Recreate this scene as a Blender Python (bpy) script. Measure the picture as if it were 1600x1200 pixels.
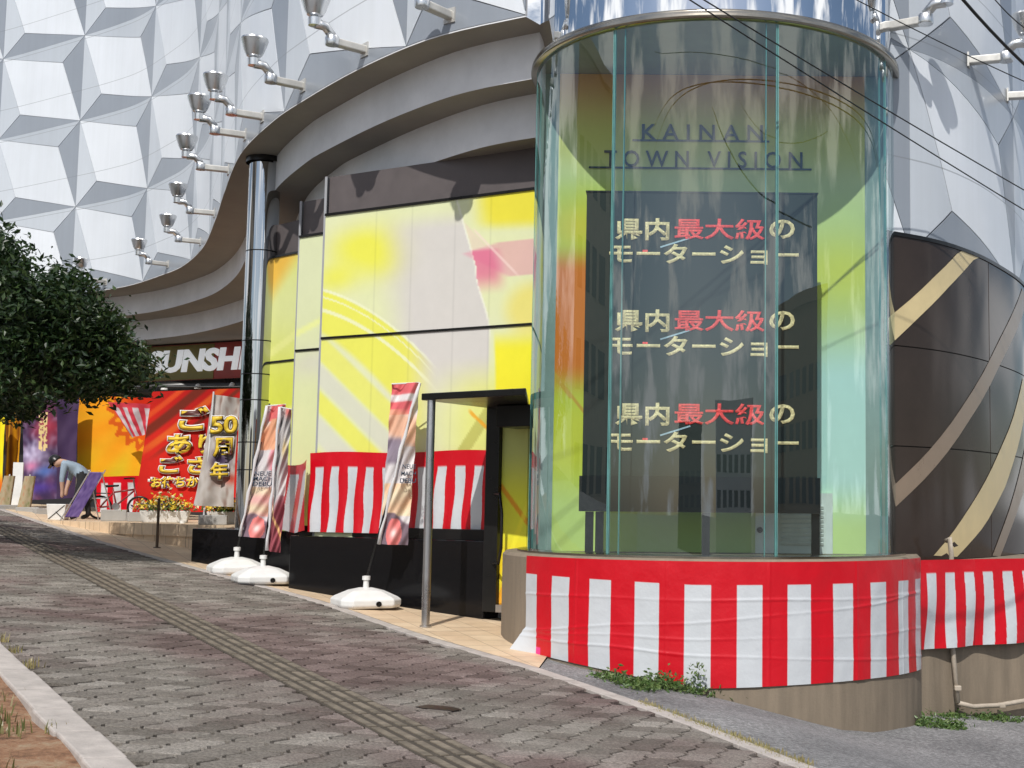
import bpy, bmesh, math, random
from mathutils import Vector, Matrix, noise
random.seed(7)
S = bpy.context.scene
for o in list(bpy.data.objects): bpy.data.objects.remove(o)
COL = S.collection
rad = math.radians

# ------------------------------------------------------------------ camera
FPX, CX, HY, RHO, EYE = 2055.0, 1060.0, 792.0, .010, 1.6
_p = math.atan((HY-600)/FPX)
_F = Vector((0, math.cos(_p), math.sin(_p))); _U0 = Vector((0, -math.sin(_p), math.cos(_p))); _R0 = Vector((1, 0, 0))
_R = math.cos(RHO)*_R0 + math.sin(RHO)*_U0; _U = math.cos(RHO)*_U0 - math.sin(RHO)*_R0
cam = bpy.data.cameras.new('camera'); co = bpy.data.objects.new('camera', cam); COL.objects.link(co)
co.matrix_world = Matrix(((_R.x, _U.x, -_F.x, 0), (_R.y, _U.y, -_F.y, 0), (_R.z, _U.z, -_F.z, EYE), (0, 0, 0, 1)))
cam.sensor_width = 36; cam.lens = FPX/1600*36; cam.shift_x = (800-CX)/1600; cam.clip_end = 2000; cam.clip_start = .05
S.camera = co
# ------------------------------------------------------------------ sky, sun, exposure
SUN_AZ = Vector((-.16, -1.0)).normalized(); SUN_EL = rad(47)
w = bpy.data.worlds.new('World'); S.world = w; w.use_nodes = True
nt = w.node_tree; bg = nt.nodes['Background']; sky = nt.nodes.new('ShaderNodeTexSky')
sky.sky_type = 'NISHITA'; sky.sun_disc = False; sky.sun_elevation = SUN_EL
sky.sun_rotation = math.atan2(SUN_AZ.x, SUN_AZ.y); sky.altitude = 10; sky.air_density = 1.0; sky.dust_density = 1.2; sky.ozone_density = 1.2
# even fair-weather cloud over the whole sky
_tc = nt.nodes.new('ShaderNodeTexCoord'); _mp = nt.nodes.new('ShaderNodeMapping'); _mp.inputs['Scale'].default_value = (1, 1, 2.2); nt.links.new(_tc.outputs['Generated'], _mp.inputs[0])
_cn = nt.nodes.new('ShaderNodeTexNoise'); _cn.inputs['Scale'].default_value = 5.5; _cn.inputs['Detail'].default_value = 7; _cn.inputs['Roughness'].default_value = .6; nt.links.new(_mp.outputs[0], _cn.inputs['Vector'])
_cr = nt.nodes.new('ShaderNodeValToRGB'); _cr.color_ramp.elements[0].position = .49; _cr.color_ramp.elements[1].position = .60; nt.links.new(_cn.outputs['Fac'], _cr.inputs[0])
_mx = nt.nodes.new('ShaderNodeMix'); _mx.data_type = 'RGBA'; nt.links.new(_cr.outputs[0], _mx.inputs[0]); nt.links.new(sky.outputs[0], _mx.inputs[6]); _mx.inputs[7].default_value = (13.0, 13.1, 13.3, 1)
nt.links.new(_mx.outputs[2], bg.inputs[0]); bg.inputs[1].default_value = .095
sl = bpy.data.lights.new('sun', 'SUN'); sl.energy = 3.8; sl.angle = rad(.55); sl.color = (1, .965, .91)
so = bpy.data.objects.new('sun', sl); COL.objects.link(so)
sd = Vector((SUN_AZ.x*math.cos(SUN_EL), SUN_AZ.y*math.cos(SUN_EL), math.sin(SUN_EL)))
so.rotation_euler = sd.to_track_quat('Z', 'Y').to_euler(); so.location = sd*60
S.view_settings.view_transform = 'Standard'; S.view_settings.look = 'None'
S.view_settings.exposure = 0.0; S.view_settings.gamma = 1; S.view_settings.use_curve_mapping = False
S.render.resolution_x, S.render.resolution_y = 1024, 768
S.cycles.max_bounces = 7; S.cycles.transparent_max_bounces = 12; S.cycles.use_denoising = True

# ------------------------------------------------------------------ measuring helpers (a sight line met at a distance, a height or the pavement)
def _ray(x, y): return _F*FPX + _R*(x-CX) - _U*(y-600)
def P(x, y, D):
    d = _ray(x, y); q = d*(D/d.y); return Vector((q.x, q.y, q.z+EYE))
def PZ(x, y, Z):
    d = _ray(x, y); q = d*((Z-EYE)/d.z); return Vector((q.x, q.y, Z))
GB, GC = -.09, .0102
def gz(x, y): return GB*x + GC*y
def PG(x, y):
    d = _ray(x, y); t = -EYE/(d.z-GB*d.x-GC*d.y); q = d*t; return Vector((q.x, q.y, q.z+EYE))

# ------------------------------------------------------------------ object helpers
def s2l(c): return tuple((v/255/12.92 if v/255 <= .04045 else ((v/255+.055)/1.055)**2.4) for v in c[:3])
MTX = {}
def props(o, label=None, cat=None, group=None, kind=None):
    if label: o['label'] = label
    if cat: o['category'] = cat
    if group: o['group'] = group
    if kind: o['kind'] = kind
    return o
def thing(name, label, cat, loc=(0, 0, 0), rz=0, group=None):
    o = bpy.data.objects.new(name, None); COL.objects.link(o); o.empty_display_size = .2
    o.location = loc; o.rotation_euler = (0, 0, rz)
    MTX[o.name] = Matrix.Translation(Vector(loc)) @ Matrix.Rotation(rz, 4, 'Z')
    return props(o, label, cat, group)
def link(name, me, parent=None, world=True):
    o = bpy.data.objects.new(name, me); COL.objects.link(o)
    if parent:
        o.parent = parent
        if world and parent.name in MTX: o.matrix_parent_inverse = MTX[parent.name].inverted()
        if not world: MTX[o.name] = Matrix.Identity(4)
    return o
def dup(root, loc, rz, label=None, group=None):
    r = root.copy(); COL.objects.link(r); r.location = loc; r.rotation_euler = (0, 0, rz)
    if label: r['label'] = label
    if group: r['group'] = group
    for ch in list(root.children):
        c = ch.copy(); COL.objects.link(c); c.parent = r
        for g in list(ch.children):
            d = g.copy(); COL.objects.link(d); d.parent = c
    return r
class MB:
    def __init__(s): s.v = []; s.f = []; s.m = []; s.c = []
    def add(s, vs, fs, mi=0):
        n = len(s.v); s.v += [tuple(q) for q in vs]; s.f += [tuple(i+n for i in q) for q in fs]; s.m += [mi]*len(fs); return s
    def box(s, c, d, rz=0, mi=0, rot=None):
        M = rot if rot else Matrix.Rotation(rz, 3, 'Z'); c = Vector(c); h = Vector(d)/2
        vs = [c+M @ Vector((x*h.x, y*h.y, z*h.z)) for z in (-1, 1) for y in (-1, 1) for x in (-1, 1)]
        return s.add(vs, [(0, 2, 3, 1), (4, 5, 7, 6), (0, 1, 5, 4), (2, 6, 7, 3), (0, 4, 6, 2), (1, 3, 7, 5)], mi)
    def prism(s, poly, z0, z1, mi=0):
        n = len(poly); vs = [(q[0], q[1], z0) for q in poly]+[(q[0], q[1], z1) for q in poly]
        fs = [(i, (i+1) % n, n+(i+1) % n, n+i) for i in range(n)]+[tuple(range(n))[::-1], tuple(range(n, 2*n))]
        return s.add(vs, fs, mi)
    def tube(s, pts, r, n=8, mi=0, cap=True):
        pts = [Vector(q) for q in pts]; rr = r if isinstance(r, (list, tuple)) else [r]*len(pts); vs = []; pu = None
        for i, q in enumerate(pts):
            t = (pts[min(i+1, len(pts)-1)]-pts[max(i-1, 0)]).normalized()
            if pu is None: pu = t.orthogonal().normalized()
            pu = (pu-t*pu.dot(t)).normalized(); b = t.cross(pu)
            vs += [q+(pu*math.cos(2*math.pi*k/n)+b*math.sin(2*math.pi*k/n))*rr[i] for k in range(n)]
        fs = [(i*n+k, i*n+(k+1) % n, (i+1)*n+(k+1) % n, (i+1)*n+k) for i in range(len(pts)-1) for k in range(n)]
        if cap: fs += [tuple(range(n))[::-1], tuple(range((len(pts)-1)*n, len(pts)*n))]
        return s.add(vs, fs, mi)
    def lathe(s, prof, c=(0, 0, 0), n=24, mi=0, a0=0, a1=2*math.pi):
        full = abs(a1-a0-2*math.pi) < 1e-6; k = n if full else n+1; vs = []
        for r, z in prof:
            for i in range(k):
                a = a0+(a1-a0)*i/n; vs.append((c[0]+r*math.cos(a), c[1]+r*math.sin(a), c[2]+z))
        fs = [(j*k+i, j*k+(i+1) % k, (j+1)*k+(i+1) % k, (j+1)*k+i) for j in range(len(prof)-1) for i in range(n)]
        return s.add(vs, fs, mi)
    def build(s, name, mat, parent=None, smooth=False, world=True, bevel=0, kind=None):
        me = bpy.data.meshes.new(name); me.from_pydata(s.v, [], s.f); me.update()
        for m in (mat if isinstance(mat, (list, tuple)) else [mat]): me.materials.append(m)
        if any(s.m): me.polygons.foreach_set('material_index', s.m)
        if smooth: me.polygons.foreach_set('use_smooth', [True]*len(me.polygons))
        o = link(name, me, parent, world)
        if bevel:
            b = o.modifiers.new('bevel', 'BEVEL'); b.width = bevel; b.segments = 2; b.limit_method = 'ANGLE'
        if smooth == 'auto':
            me.set_sharp_from_angle(angle=rad(35))
        if kind: o['kind'] = kind
        return o
def grid_print(name, nu, nv, pos, col, mat, parent=None, world=True, smooth=True, thick=0):
    """a printed sheet: positions and ink colours over (u, v), u left to right, v top to bottom"""
    vs = []; cs = []
    for j in range(nv+1):
        for i in range(nu+1):
            u, v = i/nu, j/nv; vs.append(tuple(pos(u, v))); c = col(u, v); cs += [*s2l(c), 1.0]
    fs = [(j*(nu+1)+i, (j+1)*(nu+1)+i, (j+1)*(nu+1)+i+1, j*(nu+1)+i+1) for j in range(nv) for i in range(nu)]
    me = bpy.data.meshes.new(name); me.from_pydata(vs, [], fs); me.update()
    at = me.color_attributes.new('Col', 'FLOAT_COLOR', 'POINT'); at.data.foreach_set('color', cs)
    if smooth: me.polygons.foreach_set('use_smooth', [True]*len(me.polygons))
    me.materials.append(mat); o = link(name, me, parent, world)
    if thick:
        so_ = o.modifiers.new('solid', 'SOLIDIFY'); so_.thickness = thick; so_.offset = -1
    return o
def quadpos(TL, TR, BR, BL, wave=None):
    TL, TR, BR, BL = map(Vector, (TL, TR, BR, BL)); n = (TR-TL).cross(BL-TL).normalized()
    def f(u, v):
        q = TL.lerp(TR, u).lerp(BL.lerp(BR, u), v)
        return q + n*(wave(u, v) if wave else 0)
    return f
_dg = None
def text(name, s, center, xd, yd, width, height, mat, parent=None, bold=0, extrude=.004, world=True, shear=0):
    cu = bpy.data.curves.new('t', 'FONT'); cu.body = s; cu.offset = bold; cu.shear = shear; cu.resolution_u = 3
    ob = bpy.data.objects.new('t', cu); COL.objects.link(ob)
    dg = bpy.context.evaluated_depsgraph_get(); dg.update()
    me = bpy.data.meshes.new_from_object(ob.evaluated_get(dg)); bpy.data.objects.remove(ob); bpy.data.curves.remove(cu)
    xs = [v.co.x for v in me.vertices]; ys = [v.co.y for v in me.vertices]
    if not xs: return None
    x0, x1, y0, y1 = min(xs), max(xs), min(ys), max(ys)
    xd = Vector(xd).normalized(); yd = Vector(yd).normalized(); n = xd.cross(yd); c = Vector(center)
    bm = bmesh.new(); bm.from_mesh(me)
    r = bmesh.ops.extrude_face_region(bm, geom=bm.faces[:])
    top = {v for v in r['geom'] if isinstance(v, bmesh.types.BMVert)}
    for v in bm.verts:
        k = extrude if v in top else 0
        v.co = c + xd*((v.co.x-(x0+x1)/2)/(x1-x0)*width) + yd*((v.co.y-(y0+y1)/2)/(y1-y0)*height) + n*k
    bmesh.ops.recalc_face_normals(bm, faces=bm.faces[:])
    bm.to_mesh(me); bm.free(); me.materials.clear(); me.materials.append(mat); me.name = name
    return link(name, me, parent, world)

# ------------------------------------------------------------------ materials
def newmat(name):
    m = bpy.data.materials.new(name); m.use_nodes = True; return m, m.node_tree, m.node_tree.nodes['Principled BSDF']
def nd(t, kind, **k):
    n = t.nodes.new(kind)
    for a, b in k.items(): setattr(n, a, b)
    return n
def mixc(t, fac, a, b, bt='MIX'):
    m = nd(t, 'ShaderNodeMix', data_type='RGBA', blend_type=bt)
    for s, v in ((m.inputs[0], fac), (m.inputs[6], a), (m.inputs[7], b)):
        if hasattr(v, 'links'): t.links.new(v, s)
        else: s.default_value = v if isinstance(v, float) else (*v[:3], 1)
    return m.outputs[2]
def ramp(t, x, stops):
    r = nd(t, 'ShaderNodeValToRGB'); e = r.color_ramp.elements
    while len(e) < len(stops): e.new(.5)
    for q, (p_, c) in zip(e, stops): q.position = p_; q.color = (*c, 1) if len(c) == 3 else c
    t.links.new(x, r.inputs[0]); return r.outputs[0]
def tex(t, scale, detail=4, rough=.6, kind='ShaderNodeTexNoise', coord='Object', sc=None):
    tc = nd(t, 'ShaderNodeTexCoord'); src = tc.outputs[coord]
    if sc:
        mp = nd(t, 'ShaderNodeMapping'); mp.inputs['Scale'].default_value = sc; t.links.new(src, mp.inputs[0]); src = mp.outputs[0]
    n = nd(t, kind); t.links.new(src, n.inputs['Vector']); n.inputs['Scale'].default_value = scale
    if 'Detail' in n.inputs: n.inputs['Detail'].default_value = detail
    if 'Roughness' in n.inputs and kind == 'ShaderNodeTexNoise': n.inputs['Roughness'].default_value = rough
    return n.outputs[0] if kind != 'ShaderNodeTexNoise' else n.outputs['Fac']
def bump(t, b, h, strength=.3, dist=.01):
    n = nd(t, 'ShaderNodeBump'); n.inputs['Strength'].default_value = strength; n.inputs['Distance'].default_value = dist
    t.links.new(h, n.inputs['Height']); t.links.new(n.outputs[0], b.inputs['Normal'])
def M(name, c, rough=.6, metal=0., var=.12, vs=3.0, bmp=0, bs=40, coat=0, spec=.5, sc=None):
    m, t, b = newmat(name)
    if var:
        n = tex(t, vs, 5, .65, sc=sc); col = ramp(t, n, [(.3, tuple(v*(1-var) for v in c)), (.7, tuple(min(1, v*(1+var)) for v in c))])
        t.links.new(col, b.inputs['Base Color'])
        rr = ramp(t, n, [(.3, (rough*.85,)*3), (.7, (min(1, rough*1.15),)*3)]); t.links.new(rr, b.inputs['Roughness'])
    else:
        b.inputs['Base Color'].default_value = (*c, 1); b.inputs['Roughness'].default_value = rough
    b.inputs['Metallic'].default_value = metal; b.inputs['Coat Weight'].default_value = coat; b.inputs['Specular IOR Level'].default_value = spec
    if bmp: bump(t, b, tex(t, bs, 4), bmp, .01)
    return m
def Mprint(name, rough=.55, gain=1.0, bmp=.0, coat=0., spec=.4, dirt=.06):
    m, t, b = newmat(name); a = nd(t, 'ShaderNodeAttribute'); a.attribute_name = 'Col'
    n = tex(t, 5, 6, .7); d = ramp(t, n, [(.25, ((1-dirt)*gain,)*3), (.75, (gain,)*3)])
    t.links.new(mixc(t, 1.0, a.outputs[0], d, 'MULTIPLY'), b.inputs['Base Color'])
    b.inputs['Roughness'].default_value = rough; b.inputs['Coat Weight'].default_value = coat; b.inputs['Specular IOR Level'].default_value = spec
    if bmp: bump(t, b, tex(t, 9, 3), bmp, .02)
    return m
def Mfacet(name, c):
    m, t, b = newmat(name); n = tex(t, .7, 5, .6)
    col = ramp(t, n, [(.3, tuple(v*.95 for v in c)), (.7, tuple(v*1.03 for v in c))])
    tc = nd(t, 'ShaderNodeTexCoord'); sx = nd(t, 'ShaderNodeSeparateXYZ'); t.links.new(tc.outputs['Object'], sx.inputs[0])
    md = nd(t, 'ShaderNodeMath', operation='FRACT'); dv = nd(t, 'ShaderNodeMath', operation='MULTIPLY_ADD'); dv.inputs[1].default_value = 1/2.155; dv.inputs[2].default_value = -6.02/2.155
    t.links.new(sx.outputs[2], dv.inputs[0]); t.links.new(dv.outputs[0], md.inputs[0])
    l1 = nd(t, 'ShaderNodeMath', operation='COMPARE'); l1.inputs[1].default_value = .63; l1.inputs[2].default_value = .0035; t.links.new(md.outputs[0], l1.inputs[0])
    l2 = nd(t, 'ShaderNodeMath', operation='COMPARE'); l2.inputs[1].default_value = .235; l2.inputs[2].default_value = .0035; t.links.new(md.outputs[0], l2.inputs[0])
    ad = nd(t, 'ShaderNodeMath', operation='MAXIMUM'); t.links.new(l1.outputs[0], ad.inputs[0]); t.links.new(l2.outputs[0], ad.inputs[1])
    sc_ = nd(t, 'ShaderNodeMath', operation='MULTIPLY'); sc_.inputs[1].default_value = .55; t.links.new(ad.outputs[0], sc_.inputs[0])
    st = tex(t, 1.0, 6, .7, sc=(6, 6, .25)); streak = ramp(t, st, [(.35, (1, 1, 1)), (.8, (.93, .93, .92))])
    oi = nd(t, 'ShaderNodeObjectInfo'); pv_ = ramp(t, oi.outputs['Random'], [(0, (.92, .925, .93)), (1, (1.05, 1.045, 1.04))])
    col2 = mixc(t, 1.0, mixc(t, 1.0, col, streak, 'MULTIPLY'), pv_, 'MULTIPLY'); bump(t, b, tex(t, .9, 2, .4), .12, .05)
    t.links.new(mixc(t, sc_.outputs[0], col2, (.18, .19, .2)), b.inputs['Base Color'])
    b.inputs['Roughness'].default_value = .32; b.inputs['Metallic'].default_value = .0; b.inputs['Specular IOR Level'].default_value = .55
    b.inputs['Coat Weight'].default_value = .25; b.inputs['Coat Roughness'].default_value = .12
    return m
def Mglass(name, tint, ior=1.5, boost=1.0):
    m = bpy.data.materials.new(name); m.use_nodes = True; t = m.node_tree; t.nodes.clear()
    o = nd(t, 'ShaderNodeOutputMaterial'); tr = nd(t, 'ShaderNodeBsdfTransparent'); tr.inputs[0].default_value = (*tint, 1)
    g = nd(t, 'ShaderNodeBsdfGlossy'); g.inputs['Roughness'].default_value = .008; g.inputs[0].default_value = (.92, .97, .98, 1)
    lw_ = nd(t, 'ShaderNodeLayerWeight'); lw_.inputs[0].default_value = .5; f = nd(t, 'ShaderNodeMath', operation='POWER'); f.inputs[1].default_value = 4.5; t.links.new(lw_.outputs['Facing'], f.inputs[0])
    k = nd(t, 'ShaderNodeMath', operation='MULTIPLY_ADD'); k.inputs[1].default_value = .85; k.inputs[2].default_value = .075*boost; k.use_clamp = True
    mx = nd(t, 'ShaderNodeMixShader'); t.links.new(f.outputs[0], k.inputs[0]); t.links.new(k.outputs[0], mx.inputs[0])
    n = tex(t, .9, 2, .4, sc=(1, 1, .25)); bp = nd(t, 'ShaderNodeBump'); bp.inputs['Strength'].default_value = .3; bp.inputs['Distance'].default_value = .05
    t.links.new(n, bp.inputs['Height']); t.links.new(bp.outputs[0], g.inputs['Normal'])
    t.links.new(tr.outputs[0], mx.inputs[1]); t.links.new(g.outputs[0], mx.inputs[2]); t.links.new(mx.outputs[0], o.inputs[0]); return m
def Memit(name, c, s, dots=True):
    m, t, b = newmat(name); b.inputs['Base Color'].default_value = (*[v*.5 for v in c], 1); b.inputs['Roughness'].default_value = .6
    ck = tex(t, 44, kind='ShaderNodeTexVoronoi') if dots else None
    if dots: t.links.new(mixc(t, ck, tuple(c), tuple(v*.25 for v in c)), b.inputs['Emission Color'])
    else: b.inputs['Emission Color'].default_value = (*c, 1)
    b.inputs['Emission Strength'].default_value = s; return m

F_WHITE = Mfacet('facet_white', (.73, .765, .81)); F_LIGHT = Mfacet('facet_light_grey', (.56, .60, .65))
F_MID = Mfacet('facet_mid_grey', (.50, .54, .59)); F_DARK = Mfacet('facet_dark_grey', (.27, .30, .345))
BACKING = M('facade_backing', (.30, .31, .33), .7)
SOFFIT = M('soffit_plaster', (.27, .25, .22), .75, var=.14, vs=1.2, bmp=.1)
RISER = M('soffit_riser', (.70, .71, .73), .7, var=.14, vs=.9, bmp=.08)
BROWNBAND = M('brown_band', (.10, .085, .085), .6)
BLACKGAP = M('black_recess', (.012, .012, .013), .7)
CHROME = M('chrome', (.52, .53, .54), .035, 1.0, var=.02, vs=2)
def wavy(m, strength, dist, sc):
    t = m.node_tree; b = t.nodes['Principled BSDF']; n = tex(t, 1.0, 3, .5, sc=sc); bump(t, b, n, strength, dist); return m
wavy(CHROME, .25, .04, (1.6, 1.6, .22))
CAPCHROME = wavy(M('cap_chrome', (.78, .79, .80), .02, 1.0, var=.02), .3, .05, (1.3, 1.3, .18))
BRASS = M('ring_bronze', (.36, .33, .28), .22, 1.0, var=.15)
STEEL = M('steel', (.55, .55, .56), .3, 1.0, var=.1)
GLASS = Mglass('showcase_glass', (.80, .91, .89), 1.52, 1.7)
GLASSEDGE = M('glass_edge', (.12, .30, .29), .2, var=.2, coat=.5)
PRINT = Mprint('printed_vinyl', .5, .92, coat=.08)
PRINTCLOTH = Mprint('printed_cloth', .8, .92, spec=.15)
PLASTICCLOTH = Mprint('striped_plastic', .38, .98, bmp=.25, coat=.12)
CONCRETE = M('drum_concrete', (.215, .172, .125), .85, var=.2, vs=2.5, bmp=.25, sc=(3, 3, .35))
CONCRETE2 = M('kerb_concrete', (.42, .38, .35), .88, var=.2, vs=6, bmp=.4, bs=60)
GRANITE = M('black_granite', (.006, .006, .007), .16, var=.4, vs=60, spec=.25)
BLACKPAINT = M('black_painted_metal', (.010, .010, .010), .3, var=.2, spec=.35)
BROWNPANEL = M('brown_gloss_panel', (.042, .031, .026), .12, var=.12, vs=2, coat=0, spec=.22)
GOLD = M('gold_stripe', (.62, .50, .27), .35, var=.08); TAUPE = M('taupe_stripe', (.24, .18, .13), .3, var=.08)
WHITEPLASTIC = M('white_plastic', (.70, .70, .68), .38, var=.06, vs=8)
LAMPMETAL = M('lamp_aluminium', (.66, .67, .68), .27, 1.0, var=.12); LAMPARM = M('lamp_arm_paint', (.54, .53, .50), .4, .35, var=.15, vs=6)
LEDDARK = M('led_face', (.008, .011, .010), .6, var=.25, vs=60, bmp=.2, bs=160); LEDBLACK = M('led_housing', (.006, .006, .008), .35, var=.2)
LEDCREAM = Memit('led_cream', (.95, .74, .40), 1.15); LEDRED = Memit('led_red', (1.0, .07, .07), 1.5); LEDWHITE = Memit('led_pale', (.6, .75, .9), .6)
INKBLUE = M('dark_blue_lettering', (.03, .05, .085), .5, var=.1)
WHITEBOARD = M('white_panel', (.74, .74, .72), .5); TEALWALL = M('interior_side', (.28, .36, .34), .6)
REDPAINT = M('red_board', (.28, .025, .015), .5); WHITELET = Memit('white_lettering', (.95, .97, 1.0), .42, False); OLIVE = M('olive_board', (.16, .13, .02), .5)
DARK = M('dark_wall', (.018, .016, .016), .7); GREYBLOCK = M('concrete_block', (.36, .35, .33), .9, bmp=.4)
ALU = M('aluminium', (.6, .6, .62), .35, .8); POLEWHITE = M('white_pole', (.7, .7, .7), .4)
PIPE = M('pvc_pipe', (.42, .36, .29), .55, var=.15, vs=14); CABLE = M('cable_black', (.012, .012, .012), .5, var=0)
RUST = M('brown_post', (.10, .065, .04), .5)
BARK = M('bark', (.07, .052, .038), .95, var=.3, vs=9, bmp=.8)
def Mleaf(name, a, b_, c):
    m, t, b = newmat(name); g = nd(t, 'ShaderNodeNewGeometry'); col = ramp(t, g.outputs['Random Per Island'], [(0, a), (.55, b_), (1, c)])
    t.links.new(col, b.inputs['Base Color']); b.inputs['Roughness'].default_value = .42
    mx = nd(t, 'ShaderNodeMixShader'); mx.inputs[0].default_value = .22; tr = nd(t, 'ShaderNodeBsdfTranslucent'); t.links.new(col, tr.inputs[0])
    out = t.nodes['Material Output']; t.links.new(b.outputs[0], mx.inputs[1]); t.links.new(tr.outputs[0], mx.inputs[2]); t.links.new(mx.outputs[0], out.inputs[0]); return m
LEAF = Mleaf('tree_leaf', (.008, .024, .007), (.017, .042, .011), (.046, .080, .020)); WEED = Mleaf('weed_leaf', (.05, .10, .025), (.09, .16, .04), (.16, .22, .07))
DRY = Mleaf('dry_grass', (.30, .24, .10), (.40, .34, .15), (.22, .22, .08)); GRASS = Mleaf('strip_grass', (.10, .12, .035), (.20, .18, .07), (.30, .22, .12))
def wtex(t, scale, detail, rough):
    g = nd(t, 'ShaderNodeNewGeometry'); n = nd(t, 'ShaderNodeTexNoise'); t.links.new(g.outputs['Position'], n.inputs['Vector'])
    n.inputs['Scale'].default_value = scale; n.inputs['Detail'].default_value = detail; n.inputs['Roughness'].default_value = rough; return n.outputs['Fac']
def Mpaver(name, src):
    m, t, b = newmat(name)
    n = wtex(t, .42, 3, .6); big = ramp(t, n, [(.42, (0, 0, 0)), (.56, (1, 1, 1))])
    r = nd(t, 'ShaderNodeObjectInfo').outputs['Random'] if src == 'obj' else nd(t, 'ShaderNodeNewGeometry').outputs['Random Per Island']
    a = ramp(t, r, [(0, (.115, .085, .078)), (.5, (.165, .124, .115)), (1, (.220, .172, .160))])
    g = ramp(t, r, [(0, (.150, .138, .120)), (.5, (.205, .190, .167)), (1, (.270, .254, .226))])
    c = mixc(t, big, a, g); fine = wtex(t, 60, 6, .8); sp = ramp(t, fine, [(.40, (.55, .55, .55)), (.60, (1.32, 1.32, 1.32))])
    st = wtex(t, 1.7, 6, .7); stn = ramp(t, st, [(.3, (.70, .68, .66)), (.6, (1.08, 1.05, 1.05))])
    c = mixc(t, 1.0, mixc(t, 1.0, c, sp, 'MULTIPLY'), stn, 'MULTIPLY')
    t.links.new(c, b.inputs['Base Color']); b.inputs['Roughness'].default_value = .9; b.inputs['Specular IOR Level'].default_value = .25
    bump(t, b, fine, .6, .006); return m
PAVER1 = Mpaver('paver_single', 'obj'); PAVER2 = Mpaver('paver_mass', 'isl')
SAND = M('joint_sand', (.032, .024, .020), .95, var=.3, vs=20)
TACTILE = M('tactile_concrete', (.062, .050, .038), .9, var=.3, vs=3.5, bmp=.5, bs=70); TACTBAR = M('tactile_bar', (.165, .138, .105), .9, var=.5, vs=9, bmp=.5, bs=70)
ASPHALT, t, b = newmat('asphalt')
n1 = tex(t, 26, 8, .9); n2 = tex(t, .8, 5, .65); c1 = ramp(t, n1, [(.38, (.10, .10, .102)), (.5, (.215, .215, .215)), (.60, (.42, .415, .41))]); c2 = ramp(t, n2, [(.3, (.62, .62, .63)), (.7, (1.15, 1.15, 1.15))])
t.links.new(mixc(t, 1.0, c1, c2, 'MULTIPLY'), b.inputs['Base Color']); b.inputs['Roughness'].default_value = .9; bump(t, b, n1, .8, .012)
SOIL, t, b = newmat('soil')
n1 = tex(t, 6, 8, .75); c1 = ramp(t, n1, [(.36, (.10, .05, .026)), (.5, (.27, .14, .075)), (.64, (.34, .25, .16))]); t.links.new(c1, b.inputs['Base Color']); b.inputs['Roughness'].default_value = .95; bump(t, b, n1, .9, .03)
TILE, t, b = newmat('beige_tile')
tc = nd(t, 'ShaderNodeTexCoord'); mp = nd(t, 'ShaderNodeMapping'); mp.inputs['Rotation'].default_value = (0, 0, rad(-29)); t.links.new(tc.outputs['Object'], mp.inputs[0])
br = nd(t, 'ShaderNodeTexBrick'); br.offset = 0; br.inputs['Scale'].default_value = 1; br.inputs['Brick Width'].default_value = .3; br.inputs['Row Height'].default_value = .3; br.inputs['Mortar Size'].default_value = .004
br.inputs[1].default_value = (.70, .55, .38, 1); br.inputs[2].default_value = (.64, .48, .32, 1); br.inputs[3].default_value = (.30, .23, .16, 1); t.links.new(mp.outputs[0], br.inputs[0])
n2 = tex(t, 2.2, 6, .7); c2 = ramp(t, n2, [(.3, (.80, .78, .75)), (.65, (1.06, 1.06, 1.06))]); t.links.new(mixc(t, 1.0, br.outputs[0], c2, 'MULTIPLY'), b.inputs['Base Color']); b.inputs['Roughness'].default_value = .6
bump(t, b, br.outputs['Fac'], -.3, .004)
# ------------------------------------------------------------------ ground
mb = MB(); mb.add([(-600, -600, -2.5), (600, -600, -2.5), (600, 600, -2.5), (-600, 600, -2.5)], [(0, 1, 2, 3)])
props(mb.build('ground', ASPHALT), kind='structure')
UV_ = Vector((-.585, .811)); VV = Vector((.811, .585))         # along the pavement uphill, across it towards the building
C0 = Vector((-2.66, 6.56))                                      # a point on the kerb's building side
def sw(s, t, dz=0):
    q = C0+UV_*s+VV*t; return Vector((q.x, q.y, gz(q.x, q.y)+dz))
def edge_t(s):                                                  # width of the pavement: building edge, a soft bend
    pts = [(-9, 3.9), (-2.5, 3.93), (1.0, 3.88), (2.5, 3.86), (4.0, 3.95), (6.0, 4.1), (9.0, 4.20), (12.0, 4.24), (20.0, 4.1), (34, 4.0)]
    for (a, x), (b_, y) in zip(pts, pts[1:]):
        if s <= b_: return x+(y-x)*(s-a)/(b_-a)
    return 4.0
EDGE_PX = [(1260, 1200), (1040, 1115), (835, 1045), (650, 992), (500, 940), (320, 892), (150, 845), (0, 795)]
EP = [PG(*q) for q in EDGE_PX]
ES = sorted([((Vector((q.x, q.y))-C0).dot(UV_), (Vector((q.x, q.y))-C0).dot(VV)) for q in EP])
def edge_t(s):
    if s <= ES[0][0]: return ES[0][1]
    for (a, x), (b_, y) in zip(ES, ES[1:]):
        if s <= b_: return x+(y-x)*(s-a)/(b_-a)
    return ES[-1][1]
ss = [-12+i*.5 for i in range(94)]
mb = MB(); vs = []
for s in ss: vs += [sw(s, -.05, -.022), sw(s, edge_t(s), -.022)]
mb.add(vs, [(2*i, 2*i+1, 2*i+3, 2*i+2) for i in range(len(ss)-1)])
sidewalk = props(mb.build('sidewalk', SAND), kind='structure')
# road on the camera's side of the planting strip
mb = MB(); vs = []
for s in (-30, 50): vs += [sw(s, -14, -.16), sw(s, -2.2, -.16)]
mb.add(vs, [(0, 1, 3, 2)]); props(mb.build('road', ASPHALT), kind='structure')
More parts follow.
